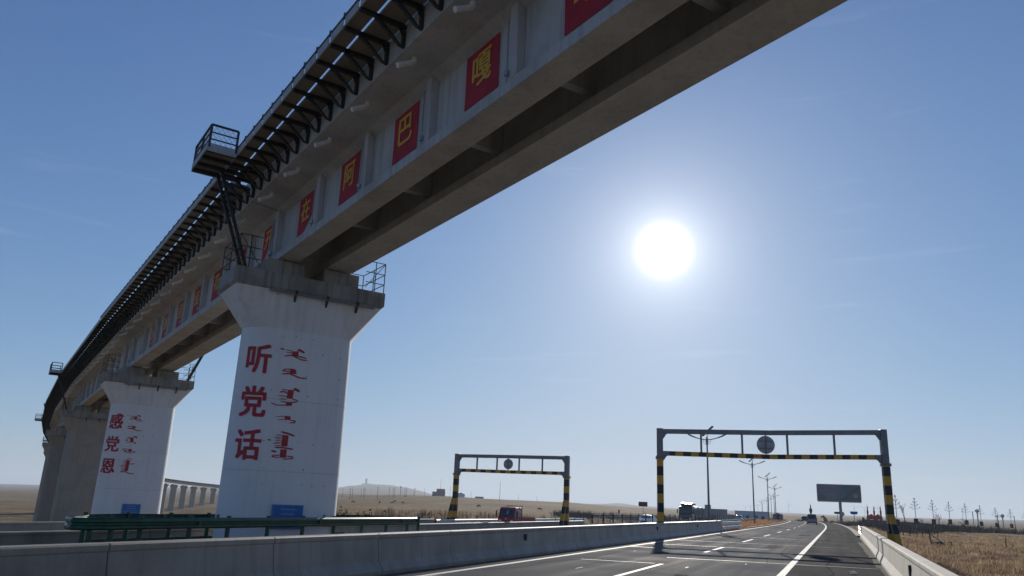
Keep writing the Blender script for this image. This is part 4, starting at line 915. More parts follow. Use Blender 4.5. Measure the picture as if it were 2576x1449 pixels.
# ------------------------------------------------------------------ height-limit gantries
def gantry(label, L, Rt, base_l, base_r, top_l, top_r, top_m, collar, low_l, low_r, low_m, group, pw=0.42):
    A, B = Vector(L), Vector(Rt); W = (B - A).length; ang = math.atan2(B.y - A.y, B.x - A.x)
    t = thing('height_limit_gantry', label, 'gantry', (A.x, A.y, 0), ang, group)
    for k, (x, bz, tz) in enumerate(((0, base_l, top_l), (W, base_r, top_r))):
        q = link('post', MB().bounds((-pw / 2, -pw / 2, 0), (pw / 2, pw / 2, collar - bz)).mesh('post', 'post_stripe', bevel=0.015), t, (x, 0, bz))
        link('collar', MB().bounds((-pw / 2 - 0.07, -pw / 2 - 0.07, -0.07), (pw / 2 + 0.07, pw / 2 + 0.07, 0)).bounds((-pw / 2 - 0.07, -pw / 2 - 0.07, 0.012), (pw / 2 + 0.07, pw / 2 + 0.07, 0.075)).mesh('collar', 'gantry_grey', bevel=0.01), t, (x, 0, collar))
        link('upper_post', MB().bounds((-pw / 2 + 0.01, -pw / 2 + 0.01, 0.08), (pw / 2 - 0.01, pw / 2 - 0.01, tz - collar)).mesh('upper_post', 'gantry_grey', bevel=0.015), t, (x, 0, collar))
        link('base_plate', MB().bounds((-pw * 0.85, -pw * 0.85, 0.02), (pw * 0.85, pw * 0.85, 0.06)).mesh('base_plate', 'gantry_grey'), t, (x, 0, bz + 0.12))
        for sx in (-1, 1):
            for sy in (-1, 1): link('collar_bolt', MB().lathe([(0.022, -0.11), (0.022, 0.11)], 6, (sx * (pw / 2 + 0.035), sy * (pw / 2 + 0.035), 0)).mesh('collar_bolt', 'steel_grey'), t, (x, 0, collar))
        br = MB(); bw = pw * 0.42
        # raking leg on the camera's side of the post, round-topped
        p0, p1 = Vector((0, -pw / 2 - 0.1, 2.75)), Vector((0, -pw / 2 - 1.45, 0.0))
        br.bar(p0 + Vector((0, 0.0, 0.0)), p1, bw * 2 * 0.92, bw * 1.5)
        br.lathe([(bw * 0.92, -bw * 0.75), (bw * 0.92, bw * 0.75)], 16, tuple(p0), 1)
        link('raking_leg', br.mesh('raking_leg', 'post_stripe', bevel=0.0), t, (x, 0, bz))
    def beam(z0, z1, zm, hgt, mat, name, xa, xb, dep=0.24):
        out = []
        for (a, b, za, zb) in ((xa, W / 2 - 0.01, z0, zm), (W / 2 + 0.01, xb, zm, z1)):
            rings = [[(a, -dep / 2, za - hgt), (a, dep / 2, za - hgt), (a, dep / 2, za), (a, -dep / 2, za)], [(b, -dep / 2, zb - hgt), (b, dep / 2, zb - hgt), (b, dep / 2, zb), (b, -dep / 2, zb)]]
            link(name, MB().loft(rings).mesh(name, mat, bevel=0.01), t)
    beam(top_l - 0.04, top_r - 0.04, top_m, 0.3, 'gantry_grey', 'top_beam', pw / 2, W - pw / 2)
    beam(low_l, low_r, low_m, 0.29, 'beam_stripe', 'lower_beam', 0.62, W - 0.62)
    for (xa, xb, z) in ((pw / 2 - 0.002, 0.618, low_l), (W - 0.618, W - pw / 2 + 0.002, low_r)):
        link('beam_stub', MB().bounds((xa, -0.125, z - 0.293), (xb, 0.125, z + 0.003)).mesh('beam_stub', 'gantry_grey', bevel=0.01), t)
    for f in (0.19, 0.376, 0.578, 0.785):
        zl = low_l + (low_m - low_l) * f * 2 if f < 0.5 else low_m + (low_r - low_m) * (f - 0.5) * 2
        zt = top_l + (top_m - top_l) * f * 2 if f < 0.5 else top_m + (top_r - top_m) * (f - 0.5) * 2
        link('strut', MB().bounds((f * W - 0.06, -0.06, zl - 0.005), (f * W + 0.06, 0.06, zt - 0.3)).mesh('strut', 'gantry_grey'), t)
    for (x, z, sx) in ((pw / 2, top_l - 0.33, 1), (W - pw / 2, top_r - 0.33, -1), (pw / 2, low_l - 0.285, 1), (W - pw / 2, low_r - 0.285, -1)):
        link('gusset', MB().prism([(x - 0.002 * sx, z + 0.02), (x + 0.34 * sx, z + 0.02), (x + 0.2 * sx, z - 0.07), (x + 0.06 * sx, z - 0.3), (x - 0.002 * sx, z - 0.36)], 1, -0.1, 0.1).mesh('gusset', 'gantry_grey'), t)
    return t, A, B, ang, W
gR = gantry('yellow and black height-limit gantry over the near carriageway', (-10.65, 52.3), (3.05, 55.8), gz(-10.65, 52.3), -0.95, 6.9, 7.2, 6.95, 4.98, 5.42, 5.58, 5.40, 'height-limit gantries')
lt = MB()
for k, (dx, w, h) in enumerate(((0.0, 0.09, 0.17), (0.14, 0.1, 0.16), (0.28, 0.06, 0.17), (0.37, 0.03, 0.05), (0.43, 0.07, 0.17), (0.54, 0.1, 0.12))): lt.bounds((5.98 + dx, -0.1245, 5.19), (5.98 + dx + w, -0.1205, 5.19 + h))
link('limit_lettering', lt.mesh('limit_lettering', 'letter_red'), gR[0])
gL = gantry('smaller yellow and black height-limit gantry over the opposite road', (-32.85, 67.3), (-22.0, 67.3), -0.95, -0.75, 5.98, 5.95, 5.94, 4.1, 4.62, 4.56, 4.57, 'height-limit gantries')
def round_sign(g, f, z, r, label, zt, zb):
    t0, A, B, ang, W = g; c = A + (B - A) * f
    t = thing('round_sign', label, 'sign', (c.x, c.y, z), ang, 'round signs on the gantries')
    link('disc', MB().lathe([(r, 0.02), (r + 0.008, 0.03), (r, 0.045)], 32, (0, 0, 0), 1).mesh('disc', 'sign_back', smooth=0.5), t)
    link('hanger', MB().bounds((-0.04, -0.06, zb - z), (0.04, 0.015, zt - z)).mesh('hanger', 'gantry_grey'), t)
    for k in (-0.25, 0.25): link('back_bar', MB().bounds((-r * 0.7, -0.03, k * r * 1.6 - 0.03), (r * 0.7, 0.018, k * r * 1.6 + 0.03)).mesh('back_bar', 'gantry_grey'), t)
round_sign(gR, 0.482, 6.02, 0.57, 'round grey sign back hanging in the near gantry', 6.64, 5.42)
round_sign(gL, 0.478, 5.12, 0.46, 'round grey sign back hanging in the smaller far gantry', 5.63, 4.6)
# mound of dark clods at the foot of the right gantry post
b = MB(); rnd = random.Random(3)
for k in range(16):
    b2 = rnd.uniform(0.1, 0.28); cx, cy = 3.3 + rnd.uniform(0.1, 1.8), 54.8 + rnd.uniform(-1.2, 0.6)
    b.lathe([(0.01, -b2 * 0.6), (b2 * rnd.uniform(0.8, 1.1), -b2 * 0.1), (b2 * 0.8, b2 * 0.35), (0.02, b2 * 0.6)], 7, (cx, cy, gz(cx, cy) + b2 * 0.2))
tag(link('earth_clods', b.mesh('earth_clods', 'scrub')), 'dark earth clods heaped at the foot of the right gantry post', 'earth', kind='stuff')

# ------------------------------------------------------------------ solar street lamps in the median
def lamp_meshes():
    S = {}
    S['pole'] = MB().tube([(0, 0, 0), (0, 0, 0.5), (0, 0, 9.2), (0, 0, 10.3)], [0.14, 0.14, 0.085, 0.07], 12).mesh('pole', 'pole_grey', smooth=0.6)
    S['knob'] = MB().lathe([(0.08, 9.3), (0.13, 9.55), (0.15, 9.9), (0.09, 10.25), (0.07, 10.3)], 12).mesh('finial', 'pole_grey', smooth=0.6)
    for s, nm in ((1, 'arm_r'), (-1, 'arm_l')):
        S[nm] = MB().tube([(s * (0.1 + 2.05 * k / 9), 0, 9.98 + 0.62 * (k / 9) ** 1.7) for k in range(10)], [0.05] * 5 + [0.06, 0.075, 0.085, 0.085, 0.07], 8).mesh('arm', 'pole_grey', smooth=0.7)
        S[nm + '_s'] = MB().tube([(s * 0.12, 0, 9.45), (s * 0.38, 0, 9.65), (s * 0.46, 0, 9.9), (s * 0.44, 0, 10.05)], 0.022, 6).tube([(s * 0.14, 0, 9.78), (s * 0.26, 0, 9.85), (s * 0.24, 0, 9.74)], 0.02, 6).mesh('scroll', 'pole_grey')
    p = MB(); rot = Matrix.Rotation(R(-42), 3, 'Y')
    for k in (-1, 1):
        p.box(rot @ Vector((k * 0.43, 0, 0)) + Vector((0.1, 0, 10.95)), (0.8, 1.0, 0.05), rot)
    S['panel'] = p.mesh('solar_panel', 'solar')
    S['stay'] = MB().bar((0, 0, 10.3), (0.1, 0, 10.92), 0.06).bar((0.05, 0, 10.35), (0.5, 0, 11.2), 0.03).mesh('panel_stay', 'pole_grey')
    return S
LM = lamp_meshes()
LAMP_Y = [87.1, 140.5, 199.5, 265, 338, 400, 470, 545]
for i, y in enumerate(LAMP_Y):
    x = [-12.6, -12.9, -15.0, -17.8, -23.2, -28.8, -36, -45][i]
    t = thing('street_lamp', 'solar street lamp, %s in the median row' % ('nearest and tallest' if i == 0 else ORD[i] + ' from the camera'), 'street lamp', (x, y, gz(x, y)), R(-3 if i else -2), 'solar lamps in the median')
    if i == 0: t.scale = (0.95, 0.95, 0.95)
    for k, nm in (('pole', 'pole'), ('knob', 'finial'), ('arm_r', 'arm'), ('arm_l', 'arm'), ('arm_r_s', 'scroll'), ('arm_l_s', 'scroll'), ('panel', 'solar_panel'), ('stay', 'panel_stay')): link(nm, LM[k], t)
for i, (x, y) in enumerate(((-55, 672), (-75, 858), (-97, 1013), (-121, 1190))):
    t = thing('street_lamp', 'tiny solar street lamp far away, %s of the most distant four' % ORD[i], 'street lamp', (x, y, gz(x, y) + 0.0), 0, 'solar lamps in the median')
    for k, nm in (('pole', 'pole'), ('arm_r', 'arm'), ('arm_l', 'arm'), ('panel', 'solar_panel')): link(nm, LM[k], t)

# ------------------------------------------------------------------ flower-shaped lamps on the right
def flower_meshes():
    S = {}
    S['pole'] = MB().tube([(0, 0, 0), (0, 0, 6.0), (0, 0, 7.6)], [0.1, 0.06, 0.045], 8).mesh('pole', 'pole_pale', smooth=0.6)
    for tier, (z, r, up) in enumerate(((5.25, 1.15, 0.75), (5.95, 0.8, 0.8), (6.65, 0.45, 0.75))):
        b = MB()
        for k in range(4):
            a = k * math.pi / 2; rr = r if k % 2 == 0 else r * 0.55
            b.tube([(math.cos(a) * rr * f, math.sin(a) * rr * f, z + up * (f ** 1.6 if f < 0.7 else 0.565 + (f - 0.7) * 0.5)) for f in (0.0, 0.3, 0.6, 0.8, 1.0)], [0.04, 0.05, 0.06, 0.1, 0.085], 6)
        S['tier%d' % tier] = b.mesh('petals', 'pole_pale')
    S['bud'] = MB().lathe([(0.03, 7.4), (0.13, 7.6), (0.12, 7.9), (0.03, 8.1)], 8).mesh('bud', 'pole_grey')
    S['box'] = MB().bounds((-0.5, -0.12, 1.75), (0.5, 0.12, 3.1)).mesh('lantern_box', 'statue_dark')
    return S
FM = flower_meshes()
for i, (az, d) in enumerate(((3.51, 188), (4.6, 222), (5.59, 242), (6.49, 266), (7.38, 283), (8.16, 297), (8.96, 315), (9.72, 330), (10.45, 345))):
    x, y = d * math.sin(R(az)), d * math.cos(R(az))
    t = thing('flower_lamp', 'tall lamp with flower-like petal arms, %s from the gantry post' % ORD[i], 'street lamp', (x, y, gz(x, y)), -R(az) + 0.06 * (i % 3), 'flower lamps along the side road')
    for k, nm in (('pole', 'pole'), ('tier0', 'petals'), ('tier1', 'petals'), ('tier2', 'petals'), ('bud', 'bud'), ('box', 'lantern_box')): link(nm, FM[k], t)

# ------------------------------------------------------------------ billboard
t = thing('billboard', 'large roadside billboard on a single thick pole', 'billboard', (0.95, 320, gz(1, 320)), R(2))
BW = 0.82
link('column', MB().tube([(0.3, 0.3, -0.5), (0.3, 0.3, 10.2)], 0.62, 20).mesh('column', 'pole_grey', smooth=0.6), t)
pn = link('panel', MB().bounds((-9.1, -0.5, 10.0), (9.1, 0.5, 15.9)).mesh('panel', 'billboard'), t)
fr = MB()
for a, c in (((-9.15, 9.95), (9.15, 9.95)), ((9.15, 9.95), (9.15, 15.95)), ((9.15, 15.95), (-9.15, 15.95)), ((-9.15, 15.95), (-9.15, 9.95))): fr.bar((a[0], -0.1, a[1]), (c[0], -0.1, c[1]), 0.16, 1.0)
link('frame', fr.mesh('frame', 'gantry_grey'), t)
ct = MB()
for y in (-1.1, 0.95): ct.bar((-9.1, y, 9.35), (9.1, y, 9.35), 0.1)
for k in range(9): ct.bar((-8.8 + k * 2.2, -1.1, 9.35), (-8.8 + k * 2.2, 0.95, 9.35), 0.08).bar((-8.8 + k * 2.2, -0.4, 9.35), (-8.8 + k * 2.2, -0.4, 9.95), 0.06)
link('catwalk', ct.mesh('catwalk', 'steel_grey'), t)
for k in range(5): link('floodlight', MB().bar((-7 + k * 3.5, 0, 15.95), (-7 + k * 3.5, -0.3, 16.25), 0.12).mesh('floodlight', 'gantry_grey'), t)
pr = MB(); rnd = random.Random(11)
for (z, x0, x1, h) in ((14.5, -8.0, -1.8, 0.6), (13.3, -6.2, -0.2, 0.6)):
    x = x0
    while x < x1:
        w = rnd.uniform(0.28, 0.42)
        pr.bounds((x, -0.512, z), (x + w, -0.503, z + h * rnd.uniform(0.75, 1))); x += w + 0.16
link('headline', pr.mesh('headline', plain('dull_red_print', (0.3, 0.1, 0.1), 0.6)), pn)
link('print_block', MB().bounds((-8.4, -0.511, 10.5), (-5.6, -0.503, 11.9)).mesh('print_block', plain('brown_print', (0.2, 0.13, 0.11), 0.6)), pn)
cv = MB(); cp = [(1.5, 10.4), (3.0, 11.2), (4.2, 12.6), (5.6, 13.8), (7.2, 14.6), (8.9, 15.4)]
for p, q in zip(cp, cp[1:]): cv.add([(p[0], -0.508, p[1] - 0.35), (q[0], -0.508, q[1] - 0.35), (q[0], -0.508, q[1] + 0.3), (p[0], -0.508, p[1] + 0.3)], [(0, 1, 2, 3)])
link('print_swoosh', cv.mesh('print_swoosh', plain('dark_teal_print', (0.04, 0.1, 0.11), 0.6), fix=False), pn)
link('print_emblem', MB().lathe([(0.9, -0.51), (0.88, -0.504)], 20, (6.9, 0, 12.0), 1).mesh('print_emblem', plain('green_print', (0.2, 0.28, 0.2), 0.6)), pn)

for o in list(t.children): o.scale = (BW, 1.0, 0.895)

# ------------------------------------------------------------------ vehicles
_wh = MB().lathe([(0.0, -0.1), (0.30, -0.11), (0.335, -0.06), (0.335, 0.06), (0.30, 0.11), (0.0, 0.1)], 18, (0, 0, 0), 0).mesh('tyre', 'tyre', smooth=0.6)
_rim = MB().lathe([(0.0, -0.118), (0.19, -0.115), (0.2, -0.09), (0.2, 0.09), (0.19, 0.115), (0.0, 0.118)], 14, (0, 0, 0), 0).mesh('rim', 'steel_grey', smooth=0.6)
def wheels(t, xs, ys, r=0.335, w=1.0):
    for y in ys:
        for x in xs:
            o = link('wheel', _wh, t, (x, y, r)); o.scale = (w, r / 0.335, r / 0.335); link('rim', _rim, o)
def shell(prof, hw, inset):
    """side profile (y,z, narrowing 0..1) lofted across the width with rounded edges"""
    rings = []
    for f, s in ((-1.0, 0.93), (-0.93, 0.985), (-0.7, 1.0), (0.7, 1.0), (0.93, 0.985), (1.0, 0.93)):
        ring = []
        cy = sum(p[0] for p in prof) / len(prof); 
        for (y, z, k) in prof:
            ring.append((hw * f * (1 - inset * k), cy + (y - cy) * (0.985 + 0.015 * s), z if z < 0.5 else z - (1 - s) * 0.35))
        rings.append(ring)
    return MB().loft(rings)
def car(label, loc, rotz, L, Wd, H, paint, kind, rear_view, group):
    """local +Y is forward"""
    t = thing('car', label, 'car', loc, rotz, group)
    h = L / 2; hw = Wd / 2
    if kind == 'van':
        prof = [(-h, 0.35, 0), (-h, 0.95, 0.0), (-h + 0.08, 1.05, 0.1), (-h + 0.35, H - 0.06, 0.9), (-h + 0.7, H, 1), (h - 2.1, H, 1), (h - 1.55, H - 0.1, 0.9), (h - 0.75, 1.08, 0.1), (h - 0.1, 0.85, 0.0), (h, 0.65, 0), (h, 0.3, 0), (h - 0.3, 0.22, 0), (-h + 0.3, 0.22, 0)]
        gl = (-h + 0.09, 1.1, -h + 0.33, H - 0.14); gf = (h - 0.8, 1.12, h - 1.5, H - 0.15)
    else:
        prof = [(-h, 0.35, 0), (-h, 0.85, 0.0), (-h + 0.1, 0.98, 0.05), (-h + 0.55, 1.0, 0.1), (-h + 1.05, H - 0.08, 0.95), (-h + 1.5, H, 1), (h - 2.15, H, 1), (h - 1.7, H - 0.12, 0.9), (h - 1.05, 0.97, 0.1), (h - 0.15, 0.78, 0.0), (h, 0.6, 0), (h, 0.3, 0), (h - 0.3, 0.2, 0), (-h + 0.3, 0.2, 0)]
        gl = (-h + 0.56, 1.02, -h + 1.02, H - 0.13); gf = (h - 1.1, 1.0, h - 1.66, H - 0.16)
    link('body', shell(prof, hw, 0.17).mesh('body', paint, smooth=0.6), t)
    wh = hw * 0.80
    for (g, nm) in ((gl, 'rear_window'), (gf, 'windscreen')):
        sgn = -1 if g is gl else 1
        off = 0.02 * sgn
        link(nm, MB().add([(-wh, g[0] + off, g[1]), (wh, g[0] + off, g[1]), (wh * 0.9, g[2] + off, g[3] + 0.01), (-wh * 0.9, g[2] + off, g[3] + 0.01), (-wh, g[0] - off, g[1]), (wh, g[0] - off, g[1]), (wh * 0.9, g[2] - off, g[3]), (-wh * 0.9, g[2] - off, g[3])], [(0, 1, 2, 3), (7, 6, 5, 4), (0, 4, 5, 1), (1, 5, 6, 2), (2, 6, 7, 3), (3, 7, 4, 0)]).mesh(nm, 'glass'), t)
    for s in (-1, 1):
        y0, y1 = (gl[2] + 0.25, gf[2] - 0.1)
        link('side_window', MB().add([(s * hw * 0.985, gl[0] + 0.55, gl[1] + 0.03), (s * hw * 0.985, gf[0] - 0.45, gf[1] + 0.03), (s * hw * 0.86, y1, H - 0.16), (s * hw * 0.86, y0, H - 0.16)], [(0, 1, 2, 3)]).mesh('side_window', 'glass', fix=False), t)
        link('tail_light', MB().bounds((s * hw * 0.72, -h - 0.01, 0.72), (s * hw * 0.95, -h + 0.06, 0.92)).mesh('tail_light', 'lamp_red', bevel=0.01), t)
        link('headlight', MB().bounds((s * hw * 0.62, h - 0.14, 0.6), (s * hw * 0.93, h + 0.012, 0.74)).mesh('headlight', 'lamp_white', bevel=0.01), t)
        link('mirror', MB().bounds((s * hw * 1.0, gf[0] - 0.3, 1.0), (s * hw * 1.14, gf[0] - 0.18, 1.15)).mesh('mirror', paint, bevel=0.02), t)
    link('bumper', MB().bounds((-hw * 0.93, -h - 0.03, 0.32), (hw * 0.93, -h + 0.05, 0.5)).mesh('bumper', 'car_dark', bevel=0.02), t)
    link('grille', MB().bounds((-hw * 0.55, h - 0.08, 0.42), (hw * 0.55, h + 0.008, 0.58)).mesh('grille', 'tyre'), t)
    link('number_plate', MB().bounds((-0.22, -h - 0.045, 0.62 if kind != 'van' else 0.66), (0.22, -h + 0.03, 0.74 if kind != 'van' else 0.78)).mesh('number_plate', 'plate_blue'), t)
    wheels(t, (-hw + 0.13, hw - 0.13), (-h + 0.85, h - 0.85))
    return t
car('grey van driving away on the near carriageway, seen from behind', (-4.75, 171, 0.0), R(1.4), 4.6, 1.86, 1.95, 'car_silver', 'van', True, 'cars on the near carriageway')
car('dark car further ahead to the left of the grey van', (-8.7, 244, road_z(244)), R(2.9), 4.6, 1.8, 1.48, 'car_dark', 'sedan', True, 'cars on the near carriageway')
car('white car coming towards us beside the left gantry post', (-27.2, 123.5, opp_z(-27.2)), R(180 - 2), 4.6, 1.84, 1.46, 'car_white', 'sedan', False, 'cars on the opposite road')
car('white car far off on the opposite road behind the tall lamp', (-26.2, 240, opp_z(-25) + road_z(240)), R(183), 4.7, 1.84, 1.6, 'car_white', 'van', False, 'cars on the opposite road')
car('tiny white car far off just right of the other white car', (-24.6, 300, opp_z(-25) + road_z(300)), R(183), 4.6, 1.8, 1.5, 'car_white', 'sedan', False, 'cars on the opposite road')

# small red flatbed truck
def red_truck():
    t = thing('truck', 'small red flatbed truck with roof lamps under the far gantry', 'truck', (-29.9, 75.6, opp_z(-29.9)), R(180 - 5))
    hw = 0.87
    prof = [(2.3, 0.42), (2.42, 0.5), (2.42, 0.95), (2.32, 1.12), (2.1, 1.9), (1.98, 2.02), (0.75, 2.02), (0.7, 1.95), (0.7, 0.42)]
    b = MB(); rings = []
    for f, k in ((-1, 0.93), (-0.94, 1), (0.94, 1), (1, 0.93)):
        rings.append([(hw * f * (1.0 if z < 1.15 else 0.96), 1.5 + (y - 1.5) * (0.97 + 0.03 * k), z if k == 1 else z - 0.02) for y, z in prof])
    link('cab', MB().loft(rings).mesh('cab', 'red_paint', smooth=0.5), t)
    link('windscreen', MB().add([(-hw * 0.9, 2.345, 1.12), (hw * 0.9, 2.345, 1.12), (hw * 0.84, 2.125, 1.86), (-hw * 0.84, 2.125, 1.86)], [(0, 1, 2, 3)]).mesh('windscreen', 'glass', fix=False), t)
    link('windscreen_sky_patch', MB().add([(-hw * 0.35, 2.35, 1.36), (hw * 0.02, 2.35, 1.36), (hw * 0.02, 2.2, 1.74), (-hw * 0.3, 2.2, 1.74)], [(0, 1, 2, 3)]).mesh('windscreen_sky_patch', 'glass_pale', fix=False), t)  # pale patch over the windscreen: sky light through the cab, painted on
    for s in (-1, 1):
        link('side_window', MB().add([(s * hw * 1.002, 0.9, 1.15), (s * hw * 1.002, 2.12, 1.15), (s * hw * 0.985, 1.95, 1.84), (s * hw * 0.985, 0.9, 1.84)], [(0, 1, 2, 3)]).mesh('side_window', 'glass_pale', fix=False), t)
        link('mirror', MB().bar((s * 0.88, 2.2, 1.75), (s * 1.12, 2.28, 1.7), 0.03).bounds((s * 1.08, 2.22, 1.05), (s * 1.2, 2.3, 1.68)).bar((s * 0.88, 2.3, 1.02), (s * 1.12, 2.28, 1.08), 0.03).mesh('mirror', 'tyre'), t)
        link('headlight', MB().bounds((s * 0.5, 2.36, 0.66), (s * 0.78, 2.435, 0.84)).mesh('headlight', 'lamp_white', bevel=0.015), t)
    link('bumper', MB().bounds((-0.84, 2.3, 0.36), (0.84, 2.47, 0.58)).mesh('bumper', 'red_paint', bevel=0.03), t)
    link('badge', MB().bounds((-0.06, 2.42, 0.88), (0.06, 2.43, 1.02)).mesh('badge', 'steel_white'), t)
    for k in range(8):
        x = -0.62 + k * 0.18
        link('roof_lamp', MB().lathe([(0.03, 2.01), (0.05, 2.05), (0.05, 2.12), (0.025, 2.16)], 8, (x, 1.95, 0)).mesh('roof_lamp', 'lamp_white'), t)
    link('chassis', MB().bounds((-0.4, -2.5, 0.38), (0.4, 2.2, 0.55)).mesh('chassis', 'tyre'), t)
    link('bed', MB().bounds((-hw, -2.6, 0.62), (hw, 0.6, 0.72)).mesh('bed', 'red_paint'), t)
    for s in (-1, 1):
        for k in range(2):
            link('bed_side', MB().bounds((s * hw, -2.6 + 1.6 * k + 0.02, 0.73), (s * (hw - 0.05), -1.0 + 1.6 * k - 0.02, 1.15)).mesh('bed_side', 'red_paint', bevel=0.01), t)
    link('tailgate', MB().bounds((-hw + 0.06, -2.6, 0.73), (hw - 0.06, -2.55, 1.15)).mesh('tailgate', 'red_paint'), t)
    link('headboard', MB().bounds((-hw, 0.56, 0.73), (hw, 0.61, 1.3)).bar((-hw + 0.04, 0.58, 1.3), (-hw + 0.04, 0.58, 2.18), 0.06).bar((hw - 0.04, 0.58, 1.3), (hw - 0.04, 0.58, 2.18), 0.06).bar((-hw, 0.58, 2.18), (hw, 0.58, 2.18), 0.06).mesh('headboard', 'red_paint'), t)
    wheels(t, (-0.72, 0.72), (-1.5, 1.75), 0.34, 1.2)
red_truck()
def big_truck():
    t = thing('truck', 'large dark green truck with a tarpaulin-covered load on the opposite road', 'truck', (-26.3, 152, opp_z(-26.3)), R(180 - 1.5))
    hw = 1.24
    prof = [(0.0, 0.75), (0.06, 0.5), (0.06, 1.6), (-0.02, 1.75), (-0.12, 2.75), (-0.35, 3.0), (-2.2, 3.15), (-2.3, 0.75)]
    rings = [[(hw * f, -1.1 + (y + 1.1) * (0.98 + 0.02 * k), z - (0.03 if k < 1 and z > 2 else 0)) for y, z in prof] for f, k in ((-1, 0.9), (-0.95, 1), (0.95, 1), (1, 0.9))]
    link('cab', MB().loft(rings).mesh('cab', 'truck_green', smooth=0.5), t)
    link('windscreen', MB().add([(-hw * 0.93, 0.0, 1.8), (hw * 0.93, 0.0, 1.8), (hw * 0.9, -0.09, 2.68), (-hw * 0.9, -0.09, 2.68)], [(0, 1, 2, 3)]).mesh('windscreen', 'glass', fix=False), t)
    link('sun_visor', MB().bounds((-hw * 0.95, -0.1, 2.76), (hw * 0.95, 0.16, 2.9)).mesh('sun_visor', 'glass'), t)
    link('grille', MB().bounds((-0.85, 0.05, 0.72), (0.85, 0.085, 1.55)).mesh('grille', 'tyre', bevel=0.03), t)
    link('bumper', MB().bounds((-hw, -0.3, 0.3), (hw, 0.12, 0.68)).mesh('bumper', 'steel_grey', bevel=0.05), t)
    link('air_deflector', MB().prism([(-0.5, 3.05), (-0.9, 3.55), (-2.1, 3.75), (-2.1, 3.1)], 0, -1.0, 1.0).mesh('air_deflector', 'truck_green', bevel=0.04), t)
    for s in (-1, 1):
        link('mirror', MB().bar((s * hw, -0.15, 2.6), (s * 1.5, 0.05, 2.55), 0.05).bounds((s * 1.4, 0.0, 1.75), (s * 1.58, 0.12, 2.5)).mesh('mirror', 'tyre'), t)
        link('headlight', MB().bounds((s * 0.72, 0.06, 0.72), (s * 1.14, 0.135, 0.95)).mesh('headlight', 'lamp_white', bevel=0.02), t)
        link('roof_marker', MB().bounds((s * 0.55, -0.4, 3.04), (s * 0.75, -0.3, 3.12)).mesh('roof_marker', 'lamp_amber'), t)
        link('side_window', MB().add([(s * hw * 1.003, -0.3, 1.8), (s * hw * 1.003, -1.3, 1.8), (s * hw * 1.003, -1.3, 2.6), (s * hw * 1.003, -0.4, 2.6)], [(0, 1, 2, 3)]).mesh('side_window', 'glass', fix=False), t)
    link('chassis', MB().bounds((-0.45, -12.5, 0.7), (0.45, -0.5, 1.0)).mesh('chassis', 'tyre'), t)
    b = MB(); rings = []; rnd = random.Random(5)
    for k in range(13):
        y = -2.9 - k * 0.8; rings.append([(-hw, y, 1.0), (-hw * 1.0, y, 2.3 + rnd.uniform(-0.05, 0.05)), (-hw * 0.7, y, 2.95 + rnd.uniform(-0.12, 0.12)), (0, y, 3.15 + rnd.uniform(-0.12, 0.15)), (hw * 0.7, y, 2.95 + rnd.uniform(-0.12, 0.12)), (hw, y, 2.3 + rnd.uniform(-0.05, 0.05)), (hw, y, 1.0)])
    link('tarpaulin_load', MB().loft(rings).mesh('tarpaulin_load', 'tarp', smooth=0.7), t)
    rp = MB()
    for k in range(1, 12, 2):
        y = -2.9 - k * 0.8; rp.bar((hw + 0.02, y, 1.1), (hw + 0.02, y, 2.35), 0.04).bar((hw + 0.02, y, 2.35), (0.0, y + 0.2, 3.25), 0.04)
    link('lashing_straps', rp.mesh('lashing_straps', 'steel_grey'), t)
    wheels(t, (-1.05, 1.05), (-1.2, -3.6, -9.2, -10.4, -11.6), 0.5, 1.6)
big_truck()

# ------------------------------------------------------------------ buildings, booth and monuments
def box_house(name, label, cat, loc, rotz, dims, wall, roof=None, pitch=0.0, wins=(), group=None, windows_mat='glass'):
    t = thing(name, label, cat, loc, rotz, group); w, d, h = dims
    link('wall', MB().bounds((-w / 2, -d / 2, -1.0), (w / 2, d / 2, h)).mesh('wall', wall), t)
    if pitch:
        link('roof', MB().prism([(-w / 2 - 0.2, h - 0.02), (0, h + pitch), (w / 2 + 0.2, h - 0.02)], 1, -d / 2 - 0.2, d / 2 + 0.2).mesh('roof', roof or wall), t)
    else: link('roof', MB().bounds((-w / 2 - 0.1, -d / 2 - 0.1, h), (w / 2 + 0.1, d / 2 + 0.1, h + 0.25)).mesh('roof', roof or wall), t)
    for (x, z, ww, hh) in wins: link('window', MB().bounds((x - ww / 2, -d / 2 - 0.04, z), (x + ww / 2, -d / 2 + 0.05, z + hh)).mesh('window', windows_mat), t)
    return t
def at(az, d): return d * math.sin(R(az)), d * math.cos(R(az))
x, y = -14.3, 219.5
t = box_house('roadside_booth', 'small grey booth with a pitched roof beside the left edge of the road', 'booth', (x, y, gz(x, y)), R(3), (2.5, 2.6, 1.75), 'wall_grey', 'roof_blue', 0.55)
link('door', MB().bounds((-0.3, -1.36, 0.0), (0.35, -1.28, 1.65)).mesh('door', 'glass'), t)
guardrail('guardrail', 'short pale guardrail in front of the roadside booth', 'guardrail', [(-15.6, 216.4), (-13.0, 216.4)], gz(-14, 216) + 0.35, [(-15.3, 216.5), (-14.3, 216.5), (-13.3, 216.5)], 'steel_white', 'steel_dark', 1)
x, y = at(-8.5, 310)
t = box_house('building', 'grey stepped building behind the large truck', 'building', (x, y, gz(x, y)), R(8), (16, 9, 4.6), 'wall_grey', None, 0, [(-5, 1.4, 1.4, 1.4), (-1, 1.4, 1.4, 1.4), (3, 1.4, 1.4, 1.4)])
link('parapet_block', MB().bounds((-7.9, -4.4, 4.86), (-3.4, 4.4, 6.4)).mesh('parapet_block', 'wall_grey'), t); link('parapet_block', MB().bounds((0.0, -4.4, 4.86), (2.2, 4.4, 6.2)).mesh('parapet_block', 'wall_grey'), t)
x, y = at(-7.3, 330)
